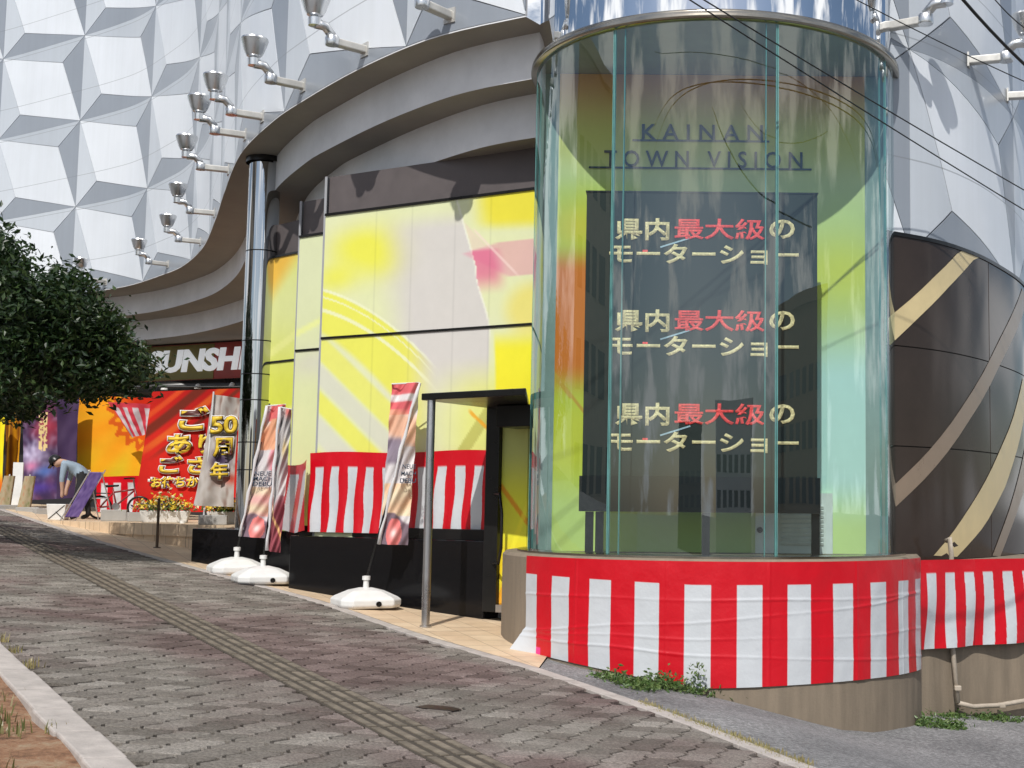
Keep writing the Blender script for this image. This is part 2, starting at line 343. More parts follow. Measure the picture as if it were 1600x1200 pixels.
# pavers: wavy-ended blocks laid in rows
BL, BD = .205, .205
E1 = Vector((.977, .213)); E2 = Vector((-.213, .977))
def paver_outline():
    g = .010; a = BL/2-g; d = BD/2-.005; k = .034
    e = [(-1, -k), (-.45, -k*1.25), (.45, k*1.25), (1, k)]
    right = [(a+sx, d*tt) for tt, sx in e]; left = [(-a+sx, d*tt) for tt, sx in e][::-1]
    return right+left
def paver_geo():
    o = paver_outline(); n = len(o); top = [(x*.965, y*.965) for x, y in o]
    E1n = Vector((E1.x, E1.y, GB*E1.x+GC*E1.y)); E2n = Vector((E2.x, E2.y, GB*E2.x+GC*E2.y))
    vs = [E1n*x+E2n*y+Vector((0, 0, -.022)) for x, y in o]+[E1n*x+E2n*y+Vector((0, 0, -.003)) for x, y in o]+[E1n*x+E2n*y for x, y in top]
    fs = [(i, (i+1) % n, n+(i+1) % n, n+i) for i in range(n)]+[(n+i, n+(i+1) % n, 2*n+(i+1) % n, 2*n+i) for i in range(n)]+[tuple(range(2*n, 3*n))]
    return vs, fs
T0, T1 = PG(200, 925), PG(735, 1195); TD = Vector((T0.x-T1.x, T0.y-T1.y)).normalized(); TN = Vector((TD.y, -TD.x)); TW = .20
def in_tactile(x, y):
    q = Vector((x-T1.x, y-T1.y)); return abs(q.dot(TN)) < TW-.1 and q.dot(TD) > -4
spots = []
for j in range(-60, 140):
    for i in range(-150, 90):
        q = E1*(i*BL+(j % 2)*BL*.5)+E2*(j*BD)+Vector((-2.0, 8.0))
        s = (q-C0).dot(UV_); tt = (q-C0).dot(VV)
        if not (-3.5 < s < 24 and .02 < tt < edge_t(s)-.08): continue
        if in_tactile(q.x, q.y) or (q.y < 6.0): continue
        spots.append(q.copy())
def inframe(q):
    v = Vector((q.x, q.y, gz(q.x, q.y)-EYE)); z = v.dot(_F); return -20 < CX+FPX*v.dot(_R)/z < 1620 and 600-FPX*v.dot(_U)/z < 1215
spots.sort(key=lambda q: (not inframe(q), q.length))
pv, pf = paver_geo(); pme = bpy.data.meshes.new('paver'); pme.from_pydata(pv, [], pf); pme.materials.append(PAVER1)
rnd = random.Random(3)
for q in spots[:300]:
    o = bpy.data.objects.new('paver', pme); COL.objects.link(o); o.parent = sidewalk
    o.location = (q.x, q.y, gz(q.x, q.y)+rnd.uniform(-.003, .003)); o.rotation_euler = (rnd.gauss(0, .006), rnd.gauss(0, .006), rnd.gauss(0, .012))
mb = MB()
for q in spots[300:]:
    c = Vector((q.x, q.y, gz(q.x, q.y)+rnd.uniform(-.003, .003))); Rm = Matrix.Rotation(rnd.gauss(0, .012), 3, 'Z') @ Matrix.Rotation(rnd.gauss(0, .006), 3, 'X')
    mb.add([c+Rm @ Vector(v) for v in pv], pf)
mb.build('paver_field', PAVER2, sidewalk, kind='stuff')
# tactile guide strip: slabs with raised bars
TS = .40
tb = MB(); tb.box((0, 0, -.006), (TS-.008, TS-.008, .024))
for k in range(4): tb.prism([(-.18, -.15+k*.1-.026), (.18, -.15+k*.1-.026), (.18, -.15+k*.1+.026), (-.18, -.15+k*.1+.026)], .004, .012, 1)
tme = None; ta = math.atan2(TD.y, TD.x)
for k in range(-3, 42):
    q = Vector((T1.x, T1.y))+TD*(k*TS); pos = Vector((q.x, q.y, gz(q.x, q.y)-.002))
    if tme is None:
        o = tb.build('tactile_slab', [TACTILE, TACTBAR], sidewalk, world=False); tme = o.data
    else:
        o = bpy.data.objects.new('tactile_slab', tme); COL.objects.link(o); o.parent = sidewalk
    X = Vector((TD.x, TD.y, GB*TD.x+GC*TD.y)).normalized(); Y = Vector((-TD.y, TD.x, -GB*TD.y+GC*TD.x)).normalized(); Z = X.cross(Y)
    o.matrix_basis = Matrix(((X.x, Y.x, Z.x, pos.x), (X.y, Y.y, Z.y, pos.y), (X.z, Y.z, Z.z, pos.z), (0, 0, 0, 1)))
# kerb stones along the planting strip, flat edging along the building side
for k in range(-8, 40):
    s0, s1 = k*.62+.006, (k+1)*.62-.006; mb = MB(); jx = rnd.uniform(-.008, .008)
    vs = [sw(s, t_, z) for z in (-.2, .055) for s, t_ in ((s0, -.22+jx), (s1, -.22+jx), (s1, -.01+jx), (s0, -.01+jx))]
    mb.add(vs, [(0, 3, 2, 1), (4, 5, 6, 7), (0, 1, 5, 4), (1, 2, 6, 5), (2, 3, 7, 6), (3, 0, 4, 7)]); mb.build('kerb_stone', CONCRETE2, sidewalk, bevel=.012)
for k in range(-6, 44):
    s0, s1 = k*.6+.004, (k+1)*.6-.004; mb = MB()
    vs = [sw(s, edge_t(s)+t_, z) for z in (-.3, .004) for s, t_ in ((s0, -.07), (s1, -.07), (s1, .07), (s0, .07))]
    mb.add(vs, [(0, 3, 2, 1), (4, 5, 6, 7), (0, 1, 5, 4), (1, 2, 6, 5), (2, 3, 7, 6), (3, 0, 4, 7)]); mb.build('edging_stone', CONCRETE2, sidewalk, bevel=.006)
# planting strip
mb = MB(); vs = []; N = 120
for i in range(N+1):
    s = -6+i*.25
    for j in range(9):
        t_ = -.21-j*.25; vs.append(sw(s, t_, .02+.05*noise.noise(Vector((s*1.3, t_*1.5, 0)))))
mb.add(vs, [(i*9+j, i*9+j+1, (i+1)*9+j+1, (i+1)*9+j) for i in range(N) for j in range(8)]); props(mb.build('planting_strip', SOIL, smooth=True), kind='structure')
def blades(mb, c, h, n, spread, wd=.006, lean=.5):
    for _ in range(n):
        a = random.uniform(0, 6.283); b0 = Vector(c)+Vector((random.gauss(0, spread), random.gauss(0, spread), 0)); hh = h*random.uniform(.5, 1.2)
        d = Vector((math.cos(a), math.sin(a), 0)); sdv = Vector((-d.y, d.x, 0))*wd; ln = random.uniform(.1, lean)*hh
        mb.add([b0-sdv, b0+sdv, b0+d*ln*.4+Vector((0, 0, hh*.6))+sdv*.7, b0+d*ln*.4+Vector((0, 0, hh*.6))-sdv*.7, b0+d*ln+Vector((0, 0, hh))], [(0, 1, 2, 3), (3, 2, 4)])
def leaf(mb, c, size, flat=.0):
    n = Vector((random.gauss(0, 1), random.gauss(0, 1), random.gauss(flat, 1))).normalized(); a = n.orthogonal().normalized(); a = Matrix.Rotation(random.uniform(0, 6.28), 3, n) @ a; b_ = n.cross(a)
    s_ = size*random.uniform(.6, 1.3); c = Vector(c)
    mb.add([c-a*s_, c+b_*s_*.42-a*s_*.1+n*s_*.12, c+a*s_, c-b_*s_*.42-a*s_*.1+n*s_*.12], [(0, 1, 2), (0, 2, 3)])
mb = MB()
for _ in range(700):
    s = random.uniform(-3, 6); t_ = random.uniform(-2, -.3)
    if noise.noise(Vector((s*1.1, t_*1.1, 4))) > -.05: blades(mb, sw(s, t_, .0), .085, 12, .08)
props(mb.build('strip_grass', GRASS), 'short dry tufts of grass on the soil strip beside the kerb', 'grass', kind='stuff')

# asphalt apron falling away from the pavement edge to the drum
DC = Vector((.349, 13.535)); RG, RD = 1.866, 2.108; ZB = 1.15
def apron_z(x, y):
    q = Vector((x, y)); s = (q-C0).dot(UV_); t_ = (q-C0).dot(VV)-edge_t(s); k = max(0, min(1, t_/2.8)); g = max(0, min(1, (x+1.2)/2.8))
    return gz(x, y)-.008-(.05+.29*g)*k*k*(3-2*k)*1.0
mb = MB(); vs = []; nS, nT = 40, 24
for i in range(nS+1):
    s = 3.02-i*.45
    for j in range(nT+1):
        s2 = s+1.386*min(j*.36, 2.2); t_ = edge_t(s)+.06+j*.36; q = C0+UV_*s2+VV*t_; vs.append((q.x, q.y, apron_z(q.x, q.y)+.012*noise.noise(Vector((q.x*2, q.y*2, 0)))))
mb.add(vs, [(i*(nT+1)+j, (i+1)*(nT+1)+j, (i+1)*(nT+1)+j+1, i*(nT+1)+j+1) for i in range(nS) for j in range(nT)])
props(mb.build('apron', ASPHALT, smooth=True), kind='structure')
# beige tiled forecourt
def fore_z(x, y):
    q = Vector((x, y)); s = (q-C0).dot(UV_); t_ = (q-C0).dot(VV)-edge_t(s); z = gz(x, y); k = max(0, min(1, t_/2.5))
    return z+.004+.14*k*max(0, 1-(max(0, s-3.5))/5.0)*max(0, min(1, (s-3.0)/1.6))
mb = MB(); vs = []; nS, nT = 50, 20
for i in range(nS+1):
    s = 3.03+i*.42
    for j in range(nT+1):
        tmin = edge_t(s)+.065
        t_ = tmin+j*.3; s2 = max(s, 3.03+1.386*min(j*.3, 2.2)) if i else 3.03+1.386*min(j*.3, 2.2); q = C0+UV_*s2+VV*t_
        vs.append((q.x, q.y, fore_z(q.x, q.y)))
mb.add(vs, [(i*(nT+1)+j, (i+1)*(nT+1)+j, (i+1)*(nT+1)+j+1, i*(nT+1)+j+1) for i in range(nS) for j in range(nT)])
props(mb.build('forecourt', TILE, smooth=True), kind='structure')
# terrace with tiled riser
TZ = 1.25
TA, TB = PZ(60, 813, TZ), PZ(372, 822, TZ); TA2 = TA+(TA-TB)*1.2
td = (TB-TA).normalized(); tn = Vector((-td.y, td.x, 0)); tn = tn if tn.y > 0 else -tn
mb = MB(); mb.prism([TA2, TB, TB+tn*14, TA2+tn*14], TZ-.6, TZ); terrace = props(mb.build('terrace', TILE), kind='structure')
L = (TB-TA2).length; n = int(L/.5)
for i in range(n):
    c = TA2+td*((i+.5)*L/n)-tn*.015; o = MB().box((c.x, c.y, TZ-.09), (L/n-.012, .03, .185), math.atan2(td.y, td.x)).build('riser_tile', TILE, terrace)
# ------------------------------------------------------------------ the building
bld = thing('building', 'large curved building clad in white and grey faceted panels above stepped soffits', 'building', (-4, 22, .5))
CP = [(-1.6, 13.07), (-2.37, 13.51), (-2.98, 13.99), (-3.83, 14.89), (-4.69, 15.96), (-5.39, 16.93), (-6.34, 18.55), (-7.38, 20.91), (-8.23, 22.94), (-9.39, 25.54), (-10.56, 27.6), (-11.52, 28.82), (-12.64, 30.07), (-13.6, 30.85), (-15.2, 31.9), (-18, 33.6), (-22, 35.6), (-27, 37.5)]
RP = [(2.10, 13.2), (2.16, 13.24), (2.6, 13.56), (3.03, 14.02), (3.57, 14.82), (4.32, 16.3), (4.9, 18.2), (5.2, 20.5), (5.2, 23), (4.9, 26)]
class Curve:
    def __init__(s, pts, n=10):
        p = [Vector(q) for q in pts]; p = [p[0]*2-p[1]]+p+[p[-1]*2-p[-2]]; s.p = []
        for i in range(1, len(p)-2):
            for k in range(n):
                t = k/n; a, b, c, d = p[i-1:i+3]
                s.p.append(.5*((2*b)+(c-a)*t+(2*a-5*b+4*c-d)*t*t+(3*b-a-3*c+d)*t**3))
        s.p.append(p[-2]); s.u = [0]
        for a, b in zip(s.p, s.p[1:]): s.u.append(s.u[-1]+(b-a).length)
        s.len = s.u[-1]
    def at(s, u):
        u = max(0, min(s.len, u)); lo, hi = 0, len(s.u)-1
        while hi-lo > 1:
            m = (lo+hi)//2
            if s.u[m] <= u: lo = m
            else: hi = m
        k = (u-s.u[lo])/max(1e-9, s.u[hi]-s.u[lo]); q = s.p[lo].lerp(s.p[hi], k)
        a = s.p[max(0, lo-2)]; b = s.p[min(len(s.p)-1, hi+2)]; t = (b-a).normalized(); return q, t
LC, RC = Curve(CP), Curve(RP)
def wallpt(C, side, u, off):                                   # off > 0: out of the wall
    q, t = C.at(u); n = Vector((t.y, -t.x))*side; return q+n*off, n
# side so that normals face the street
def nside(C, u):
    q, t = C.at(u); n = Vector((t.y, -t.x)); return 1 if n.dot(-q) > 0 else -1
LSD, RSD = -1, 1
q, t_ = LC.at(3); LSD = 1 if Vector((t_.y, -t_.x)).dot(Vector((-1, -1))) > 0 else -1
q, t_ = RC.at(3); RSD = 1 if Vector((t_.y, -t_.x)).dot(Vector((1, -1))) > 0 else -1
def clip(poly, k, v, keep_less):
    out = []
    for i in range(len(poly)):
        a, b_ = poly[i], poly[(i+1) % len(poly)]; ia = (a[0] <= v) == keep_less or abs(a[0]-v) < 1e-9; ib = (b_[0] <= v) == keep_less or abs(b_[0]-v) < 1e-9
        if ia: out.append(a)
        if ia != ib:
            tt = (v-a[0])/(b_[0]-a[0]); out.append((v, a[1]+(b_[1]-a[1])*tt))
    return out
def panel(C, side, poly, mat, parent, zmin=None, name='facade_panel', step=.3, thick=.02):
    cx = sum(q[0] for q in poly)/len(poly); cz = sum(q[1] for q in poly)/len(poly); ins = .012
    pl = []
    for x, z in poly:
        d = Vector((cx-x, cz-z)); l = d.length; pl.append((x+d.x/l*ins, z+d.y/l*ins))
    if zmin is not None:
        sw_ = [(z, x) for x, z in pl]; sw_ = clip(sw_, 0, zmin, False); pl = [(x, z) for z, x in sw_]
        if len(pl) < 3: return None
    pl = clip(pl, 0, .015, False)
    if len(pl) < 3: return None
    u0 = min(q[0] for q in pl); u1 = max(q[0] for q in pl); idx = {}; vs = []; fs = []; uvs = []
    def vid(q):
        key = (round(q[0], 5), round(q[1], 5))
        if key not in idx:
            p_, n_ = wallpt(C, side, q[0], 0); idx[key] = len(vs); vs.append((p_.x, p_.y, q[1])); uvs.append(q)
        return idx[key]
    cuts = [u0]; k = math.ceil(u0/step)*step
    while k < u1-1e-4:
        if k > u0+1e-4: cuts.append(k)
        k += step
    cuts.append(u1)
    for a, b_ in zip(cuts, cuts[1:]):
        c = clip(clip(pl, 0, a, False), 0, b_, True); f = []
        for q in c:
            v = vid(q)
            if not f or (v != f[-1] and v != f[0]): f.append(v)
        if len(f) >= 3: fs.append(tuple(f))
    if not fs: return None
    ec = {}
    for f in fs:
        for a, b_ in zip(f, f[1:]+f[:1]): ec[(a, b_)] = 1
    bd = [(a, b_) for a, b_ in ec if (b_, a) not in ec]; nf = len(fs)
    for a, b_ in bd:
        n0 = len(vs)
        for q in (uvs[a], uvs[b_]):
            p_, _ = wallpt(C, side, q[0], 0); vs.append((p_.x, p_.y, q[1]))
        for q in (uvs[b_], uvs[a]):
            p_, _ = wallpt(C, side, q[0], -thick); vs.append((p_.x, p_.y, q[1]))
        fs.append((n0, n0+1, n0+2, n0+3))
    me = bpy.data.meshes.new(name); me.from_pydata(vs, [], fs); me.update()
    p_, n_ = wallpt(C, side, uvs[0][0], 0)
    if me.polygons[0].normal.dot(Vector((n_.x, n_.y, 0))) < 0:
        me.flip_normals()
    me.polygons.foreach_set('use_smooth', [i < nf for i in range(len(fs))]); me.materials.append(mat)
    return link(name, me, parent)
def cells(C, side, us, zs, zmin, parent, mirror):
    for i in range(len(us)-1):
        for j in range(len(zs)-1):
            ul, ur = (us[i+1], us[i]) if mirror else (us[i], us[i+1])       # left and right as seen from the street
            zb, zt = zs[j], zs[j+1]
            f = lambda a, b_: (ul+(ur-ul)*a, zt+(zb-zt)*b_)
            TL, TR, BR, BL_, A, B = f(0, 0), f(1, 0), f(1, 1), f(0, 1), f(.75, .25), f(.25, .75)
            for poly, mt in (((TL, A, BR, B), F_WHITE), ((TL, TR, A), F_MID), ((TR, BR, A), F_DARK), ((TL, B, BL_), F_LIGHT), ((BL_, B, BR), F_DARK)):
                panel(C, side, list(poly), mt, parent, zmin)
def backing(C, side, u0, u1, z0, z1, off, mat, name, parent, n=80):
    vs = []
    for i in range(n+1):
        q, _ = wallpt(C, side, u0+(u1-u0)*i/n, off); vs += [(q.x, q.y, z0), (q.x, q.y, z1)]
    m = MB(); m.add(vs, [(2*i, 2*i+2, 2*i+3, 2*i+1) for i in range(n)]); return m.build(name, mat, parent, smooth=True)
LU = [-.0, 1.73, 4.95, 8.0, 10.9, 13.7, 16.55, 20.0, 23.25, 26.7, 30.2, 33.7]; LU = [u for u in LU if u < LC.len]
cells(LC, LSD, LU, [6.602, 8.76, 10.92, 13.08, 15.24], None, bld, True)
backing(LC, LSD, 0, LC.len-.2, 6.6, 15.3, -.025, BACKING, 'facade_backing', bld)
def ru(px, y, Z):                                               # arc position on the right wall nearest to a sighted point
    best = None
    for k in range(400):
        u = RC.len*k/399; q, _ = RC.at(u); v = Vector((q.x, q.y, Z-EYE)); x = CX+FPX*v.dot(_R)/v.dot(_F); e = abs(x-px)
        if q.y < 18 and (best is None or e < best[0]): best = (e, u)
    return best[1]
RU0 = ru(1422, 60, 6.4); RU1 = ru(1583, 175, 6.4); st = RU1-RU0
RU = [RU0-st, RU0, RU1, RU1+st, RU1+2*st]
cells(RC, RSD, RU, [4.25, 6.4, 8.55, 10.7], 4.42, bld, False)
backing(RC, RSD, 0, RC.len-.1, 4.4, 10.8, -.025, BACKING, 'facade_backing', bld)
# stepped soffits under the left facade
def tier(u): return .43+.32*max(0, min(1, (u-5)/14))
NT = 130
def strip(name, fa, fb, mat):
    vs = []
    for i in range(NT+1):
        u = (LC.len-.3)*i/NT; vs += [fa(u), fb(u)]
    m = MB(); m.add(vs, [(2*i, 2*i+2, 2*i+3, 2*i+1) for i in range(NT)]); return m.build(name, mat, bld, smooth=True)
def tp(k, z):
    def f(u):
        q, _ = wallpt(LC, LSD, u, -k*tier(u)); return (q.x, q.y, z)
    return f
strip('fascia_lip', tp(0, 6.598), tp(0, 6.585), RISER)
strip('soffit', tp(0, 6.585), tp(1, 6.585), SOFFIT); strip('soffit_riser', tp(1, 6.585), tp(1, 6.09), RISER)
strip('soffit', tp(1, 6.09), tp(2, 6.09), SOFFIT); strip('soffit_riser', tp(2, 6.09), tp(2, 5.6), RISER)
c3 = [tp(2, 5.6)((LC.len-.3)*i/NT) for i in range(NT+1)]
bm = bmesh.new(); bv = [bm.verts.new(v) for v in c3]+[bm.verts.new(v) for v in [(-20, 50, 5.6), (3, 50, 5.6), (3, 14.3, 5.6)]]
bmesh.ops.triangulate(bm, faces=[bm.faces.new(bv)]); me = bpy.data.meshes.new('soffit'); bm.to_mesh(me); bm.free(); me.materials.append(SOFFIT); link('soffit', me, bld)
# chrome column
cc = P(413, 300, 18.75); colr = .222
m = MB(); m.lathe([(colr, 1.2), (colr, 6.585)], (cc.x, cc.y, 0), 40); column = m.build('column', CHROME, bld, smooth=True)
for z in (2.06, 2.45, 3.05, 3.42, 3.9, 5.2):
    m = MB(); m.lathe([(colr+.004, z-.008), (colr+.006, z), (colr+.004, z+.008)], (cc.x, cc.y, 0), 40); m.build('joint_ring', BLACKPAINT, column, smooth=True)
m = MB(); m.lathe([(colr+.05, 6.50), (colr+.05, 6.58)], (cc.x, cc.y, 0), 32); m.build('column_collar', BLACKPAINT, column, smooth=True)

# printed wall panels in three setbacks
def lerp3(a, b, k): return tuple(x+(y-x)*k for x, y in zip(a, b))
def sm(e0, e1, x):
    k = max(0, min(1, (x-e0)/(e1-e0))); return k*k*(3-2*k)
def blob(u, v, cu, cv, ru_, rv): return math.exp(-(((u-cu)/ru_)**2+((v-cv)/rv)**2))
YEL, PAL, LIL, WHT, ORG = (238, 236, 78), (228, 234, 176), (216, 212, 206), (226, 228, 205), (246, 200, 60)
def art1(u, v):
    w_ = noise.noise(Vector((u*4, v*4, 3)))
    c = lerp3(PAL, WHT, .35+.3*w_)
    ub_ = .665+.10*(v/.28) if v < .28 else .765+.07*sm(.28, .55, v)                     # right rim of the pale lilac field
    lil = sm(.22, .46, u-.12*(v-.3)+.05*w_)*(1-sm(ub_-.004, ub_+.004, u))*sm(.02, .12, v)*(1-sm(.62, .88, v))
    c = lerp3(c, LIL, lil)
    c = lerp3(c, (244, 244, 226), (1-sm(.002, .007, abs(u-ub_)))*.8*(1-sm(.5, .6, v)))
    y1 = min(1, 1.1*blob(u+.03*w_, v, .20, .15, .15, .085)+.8*blob(u, v, .06, .27, .12, .06)+.5*blob(u, v, .30, .23, .10, .07)); c = lerp3(c, YEL, .9*y1)
    e = v-(.315+.28*u+.55*u*u)                                                            # arcs sweep down to the right
    fade = 1-sm(.42, .60, u)
    if e > 0 and v < .95: c = lerp3(c, YEL, .8*fade*sm(0, .012, e)*(1-sm(.16, .20, e-.25*u)))
    for k0, wd in ((0, .007), (.030, .004), (.085, .010)): c = lerp3(c, (240, 243, 208), (1-sm(wd*.6, wd, abs(e-k0)))*.85*(1-sm(.48, .62, u)))
    d = v-.80*u                                                                           # straight bands below
    if v > .53:
        for c0, wd, cl_, al in ((.56, .070, YEL, .6), (.675, .060, (216, 216, 203), .75), (.785, .060, YEL, .7), (.90, .070, (218, 219, 206), .75), (1.02, .05, YEL, .5)):
            c = lerp3(c, cl_, (1-sm(wd-.028, wd, abs(d-c0)))*al*(1-sm(.40, .58, u)))
    # pink petals
    p1 = sm(.0, .012, v-.085-(u-.70)*.95)*sm(0, .01, u-ub_+.0)*(1-sm(.30, .33, v-.55*(u-.76)))
    c = lerp3(c, (236, 200, 200), .42*p1*(1-sm(.26, .36, v))*(1-sm(.86, 1.0, u)))
    if u > ub_-.09 and .19 < v < .33: c = lerp3(c, (226, 158, 172), .6*sm(0, .01, v-.215+.18*(u-.7))*(1-sm(-.01, .01, v-.20-.5*(u-.66)))*1.0)
    if u > ub_ and .2 < v < .42: c = lerp3(c, (224, 100, 140), .7*(1-sm(.07, .15, u-ub_))*sm(.205, .22, v)*(1-sm(.30, .40, v)))
    c = lerp3(c, (248, 222, 214), (1-sm(.004, .009, abs(v-.12-(u-.74)*.95)))*.6*sm(.74, .76, u)*(1-sm(.93, .98, u)))
    c = lerp3(c, (238, 226, 60), .95*sm(.70, .86, u+.1*w_)*(1-sm(.09, .15, v-.06*(u-.8))))
    r_ = math.hypot((u-1.02)*1.0, (v-.46)*1.15); c = lerp3(c, (244, 220, 80), .55*(1-sm(.06, .16, r_)))
    k = sm(.845, .86, u+.015*math.sin(v*6))*sm(.52, .62, v); c = lerp3(c, (250, 240, 40), .9*k); c = lerp3(c, (242, 222, 40), .5*k*sm(.6, .9, v))
    c = lerp3(c, (234, 236, 96), .55*sm(.56, .8, u)*sm(.62, .8, v)*(1-k))
    if u > .66 and v > .80: c = lerp3(c, (190, 188, 96), .8*(1-sm(.028, .034, abs(u-.80+.75*(v-.90))))); c = lerp3(c, (242, 168, 40), .85*(1-sm(.006, .011, abs(v-.885-.80*(u-.80))))*sm(.74, .76, u))
    for s_ in (.27, .45, .66, .83):
        if abs(u-s_) < .003: c = tuple(x*.95 for x in c)
    return c
def art2(u, v):
    c = lerp3(PAL, (226, 232, 190), .5+.4*math.sin(v*6+1)); c = lerp3(c, LIL, .6*blob(u, v, .5, .42, .8, .05)); c = lerp3(c, YEL, .6*blob(u, v, .6, 1.0, .9, .16))
    c = lerp3(c, (240, 245, 160), (1-sm(.006, .016, abs(v-.32+.06*u)))*.9); return c
def art3(u, v):
    c = lerp3((228, 234, 90), PAL, .4+.4*math.sin(v*9)); k = sm(-.06, .06, .16-.22*u-v); c = lerp3(c, (246, 190, 70), k*.9)
    for c0 in (.36, .62, .8): c = lerp3(c, (244, 246, 160), (1-sm(.01, .02, abs(v-c0+.10*u)))*.6)
    return c
PT = 5.1
W1 = (Vector((-4.34, 15.85)), Vector((-1.45, 14.30))); W2 = (Vector((-5.04, 17.19)), Vector((-4.40, 16.77))); W3 = (Vector((-5.95, 18.77)), Vector((-5.15, 18.08)))
def wprint(Wn, z0, art, nu, nv, name='printed_panel'):
    a, b_ = Wn; f = lambda u, v: Vector((a.x+(b_.x-a.x)*u, a.y+(b_.y-a.y)*u, PT+(z0-PT)*v)); return grid_print(name, nu, nv, f, art, PRINT, bld, smooth=False)
wprint(W1, 1.1, lambda u, v: art1(u*1.09, v*4.0/2.9), 150, 200); wprint(W2, 1.1, art2, 24, 120); wprint(W3, 1.1, art3, 30, 120)
def wallbox(a, b_, z0, z1, th, mat, name, off=0, bevel=0, parent=bld, bot=None):
    a, b_ = Vector(a), Vector(b_); t_ = (b_-a).normalized(); n_ = Vector((-t_.y, t_.x)); n_ = n_ if n_.y > 0 else -n_   # n: into the wall
    a2, b2 = a+n_*off, b_+n_*off; m = MB(); m.prism([a2, b2, b2+n_*th, a2+n_*th], z0, z1); return m.build(name, mat, parent, bevel=bevel)
wallbox(W1[0], W1[1], .2, PT, .25, BACKING, 'wall', .02); wallbox(W2[0], W2[1]+Vector((.5, -.3)), .2, PT, .25, BACKING, 'wall', .02); wallbox(W3[0], W3[1]+Vector((.5, -.4)), .2, PT, .25, BACKING, 'wall', .02)
for Wn in (W1, W2, W3): wallbox(Wn[0], Wn[1], PT+.045, 5.6, .1, BROWNBAND, 'header_band', .05)
for Wn in (W1, W2, W3): wallbox(Wn[0], Wn[1], PT+.0, PT+.03, .12, BLACKPAINT, 'panel_trim', -.018)
for Wn in (W1, W2, W3): wallbox(Wn[0], Wn[1], 3.58, 3.607, .05, BLACKPAINT, 'panel_trim', -.014)
wallbox((-4.34, 15.87), (-4.30, 16.9), .2, 5.6, .03, BACKING, 'return_wall'); wallbox((-5.06, 17.2), (-5.1, 18.3), .2, 5.6, .03, BACKING, 'return_wall')
wallbox((-5.95, 18.77), (-9.2, 34), .5, 5.6, .2, DARK, 'light_leak_wall'); pass  # unseen dark wall added behind the printed panels to stop light leaks
# black granite plinths
W1t = (W1[1]-W1[0]).normalized(); W1n = Vector((W1t.y, -W1t.x)); W1n = W1n if W1n.y < 0 else -W1n      # out of the wall
pr_ = P(755, 950, 14.35); pl_ = P(450, 925, 15.95)
m = MB(); q0, q1 = Vector((pl_.x, pl_.y)), Vector((pr_.x, pr_.y)); m.prism([q0, q1, q1-W1n*.6, q0-W1n*.9], .2, 1.21); m.build('plinth', GRANITE, bld, bevel=.01)
m = MB(); m.prism([q0+W1t*.02-W1n*.12, q1-W1n*.12, q1-W1n*.6, q0+W1t*.02-W1n*.6], 1.205, 1.33); m.build('plinth_rim', BLACKPAINT, bld, bevel=.008)
ql = P(298, 877, 18.2); qm = P(470, 905, 17.0); m = MB(); m.prism([(ql.x, ql.y), (qm.x, qm.y), (qm.x+.9, qm.y+1.0), (cc.x+.1, cc.y+.9), (ql.x+.25, ql.y+1.1)], .3, 1.24); m.build('plinth', GRANITE, bld, bevel=.015)

# entrance sign wall at the far left
sA, sB = PZ(120, 546, 5.6), PZ(470, 525, 5.6); sA = sA+(sA-sB)*.9
wallbox((sA.x, sA.y), (sB.x, sB.y), 1.0, 5.6, .3, DARK, 'entrance_wall', .3); wallbox((sA.x, sA.y), (sB.x, sB.y), 4.66, 5.56, .2, REDPAINT, 'sign_board', 0)
sdir = (sB-sA); sdir.z = 0; sdir.normalize(); snorm = Vector((sdir.y, -sdir.x, 0)); sk = lambda px: PZ(px, 538, 5.6)
def onsign(px):
    d = _ray(px, 563); k = (sA.x*d.y-sA.y*d.x)/(sdir.y*d.x-sdir.x*d.y); return sA+sdir*k
wl, wr_ = onsign(234), onsign(452); wl.z = wr_.z = 0; wcen = (wl+wr_)/2; zs_ = P(311, 563, onsign(311).y).z
text('sign_lettering', 'SUNSHINE', Vector((wcen.x, wcen.y, zs_))+snorm*.03, sdir, (0, 0, 1), (wr_-wl).length, .58, WHITELET, bld, bold=.045, extrude=.03, shear=.12)
for dz, mt in ((4.72, OLIVE),): wallbox((sA.x, sA.y), ((sA+sdir*((wl-sA).dot(sdir)+2.2)).x, (sA+sdir*((wl-sA).dot(sdir)+2.2)).y), 4.665, 5.54, .02, OLIVE, 'sign_board', -.012)
m = MB(); pa = sA+snorm*.8; pb = sB+snorm*.8; m.tube([(pa.x, pa.y, 4.36), (pb.x, pb.y, 4.36)], .19, 14); eave = m.build('eave_pipe', BLACKPAINT, bld, smooth=True)
for k in range(12):
    q = pa.lerp(pb, .1+k*.075); m = MB(); m.lathe([(.02, 0), (.05, -.02), (.09, -.10), (.085, -.12)], (q.x-.1, q.y-.25, 4.42), 10); m.build('spot_lamp', WHITEPLASTIC, eave, smooth=True)
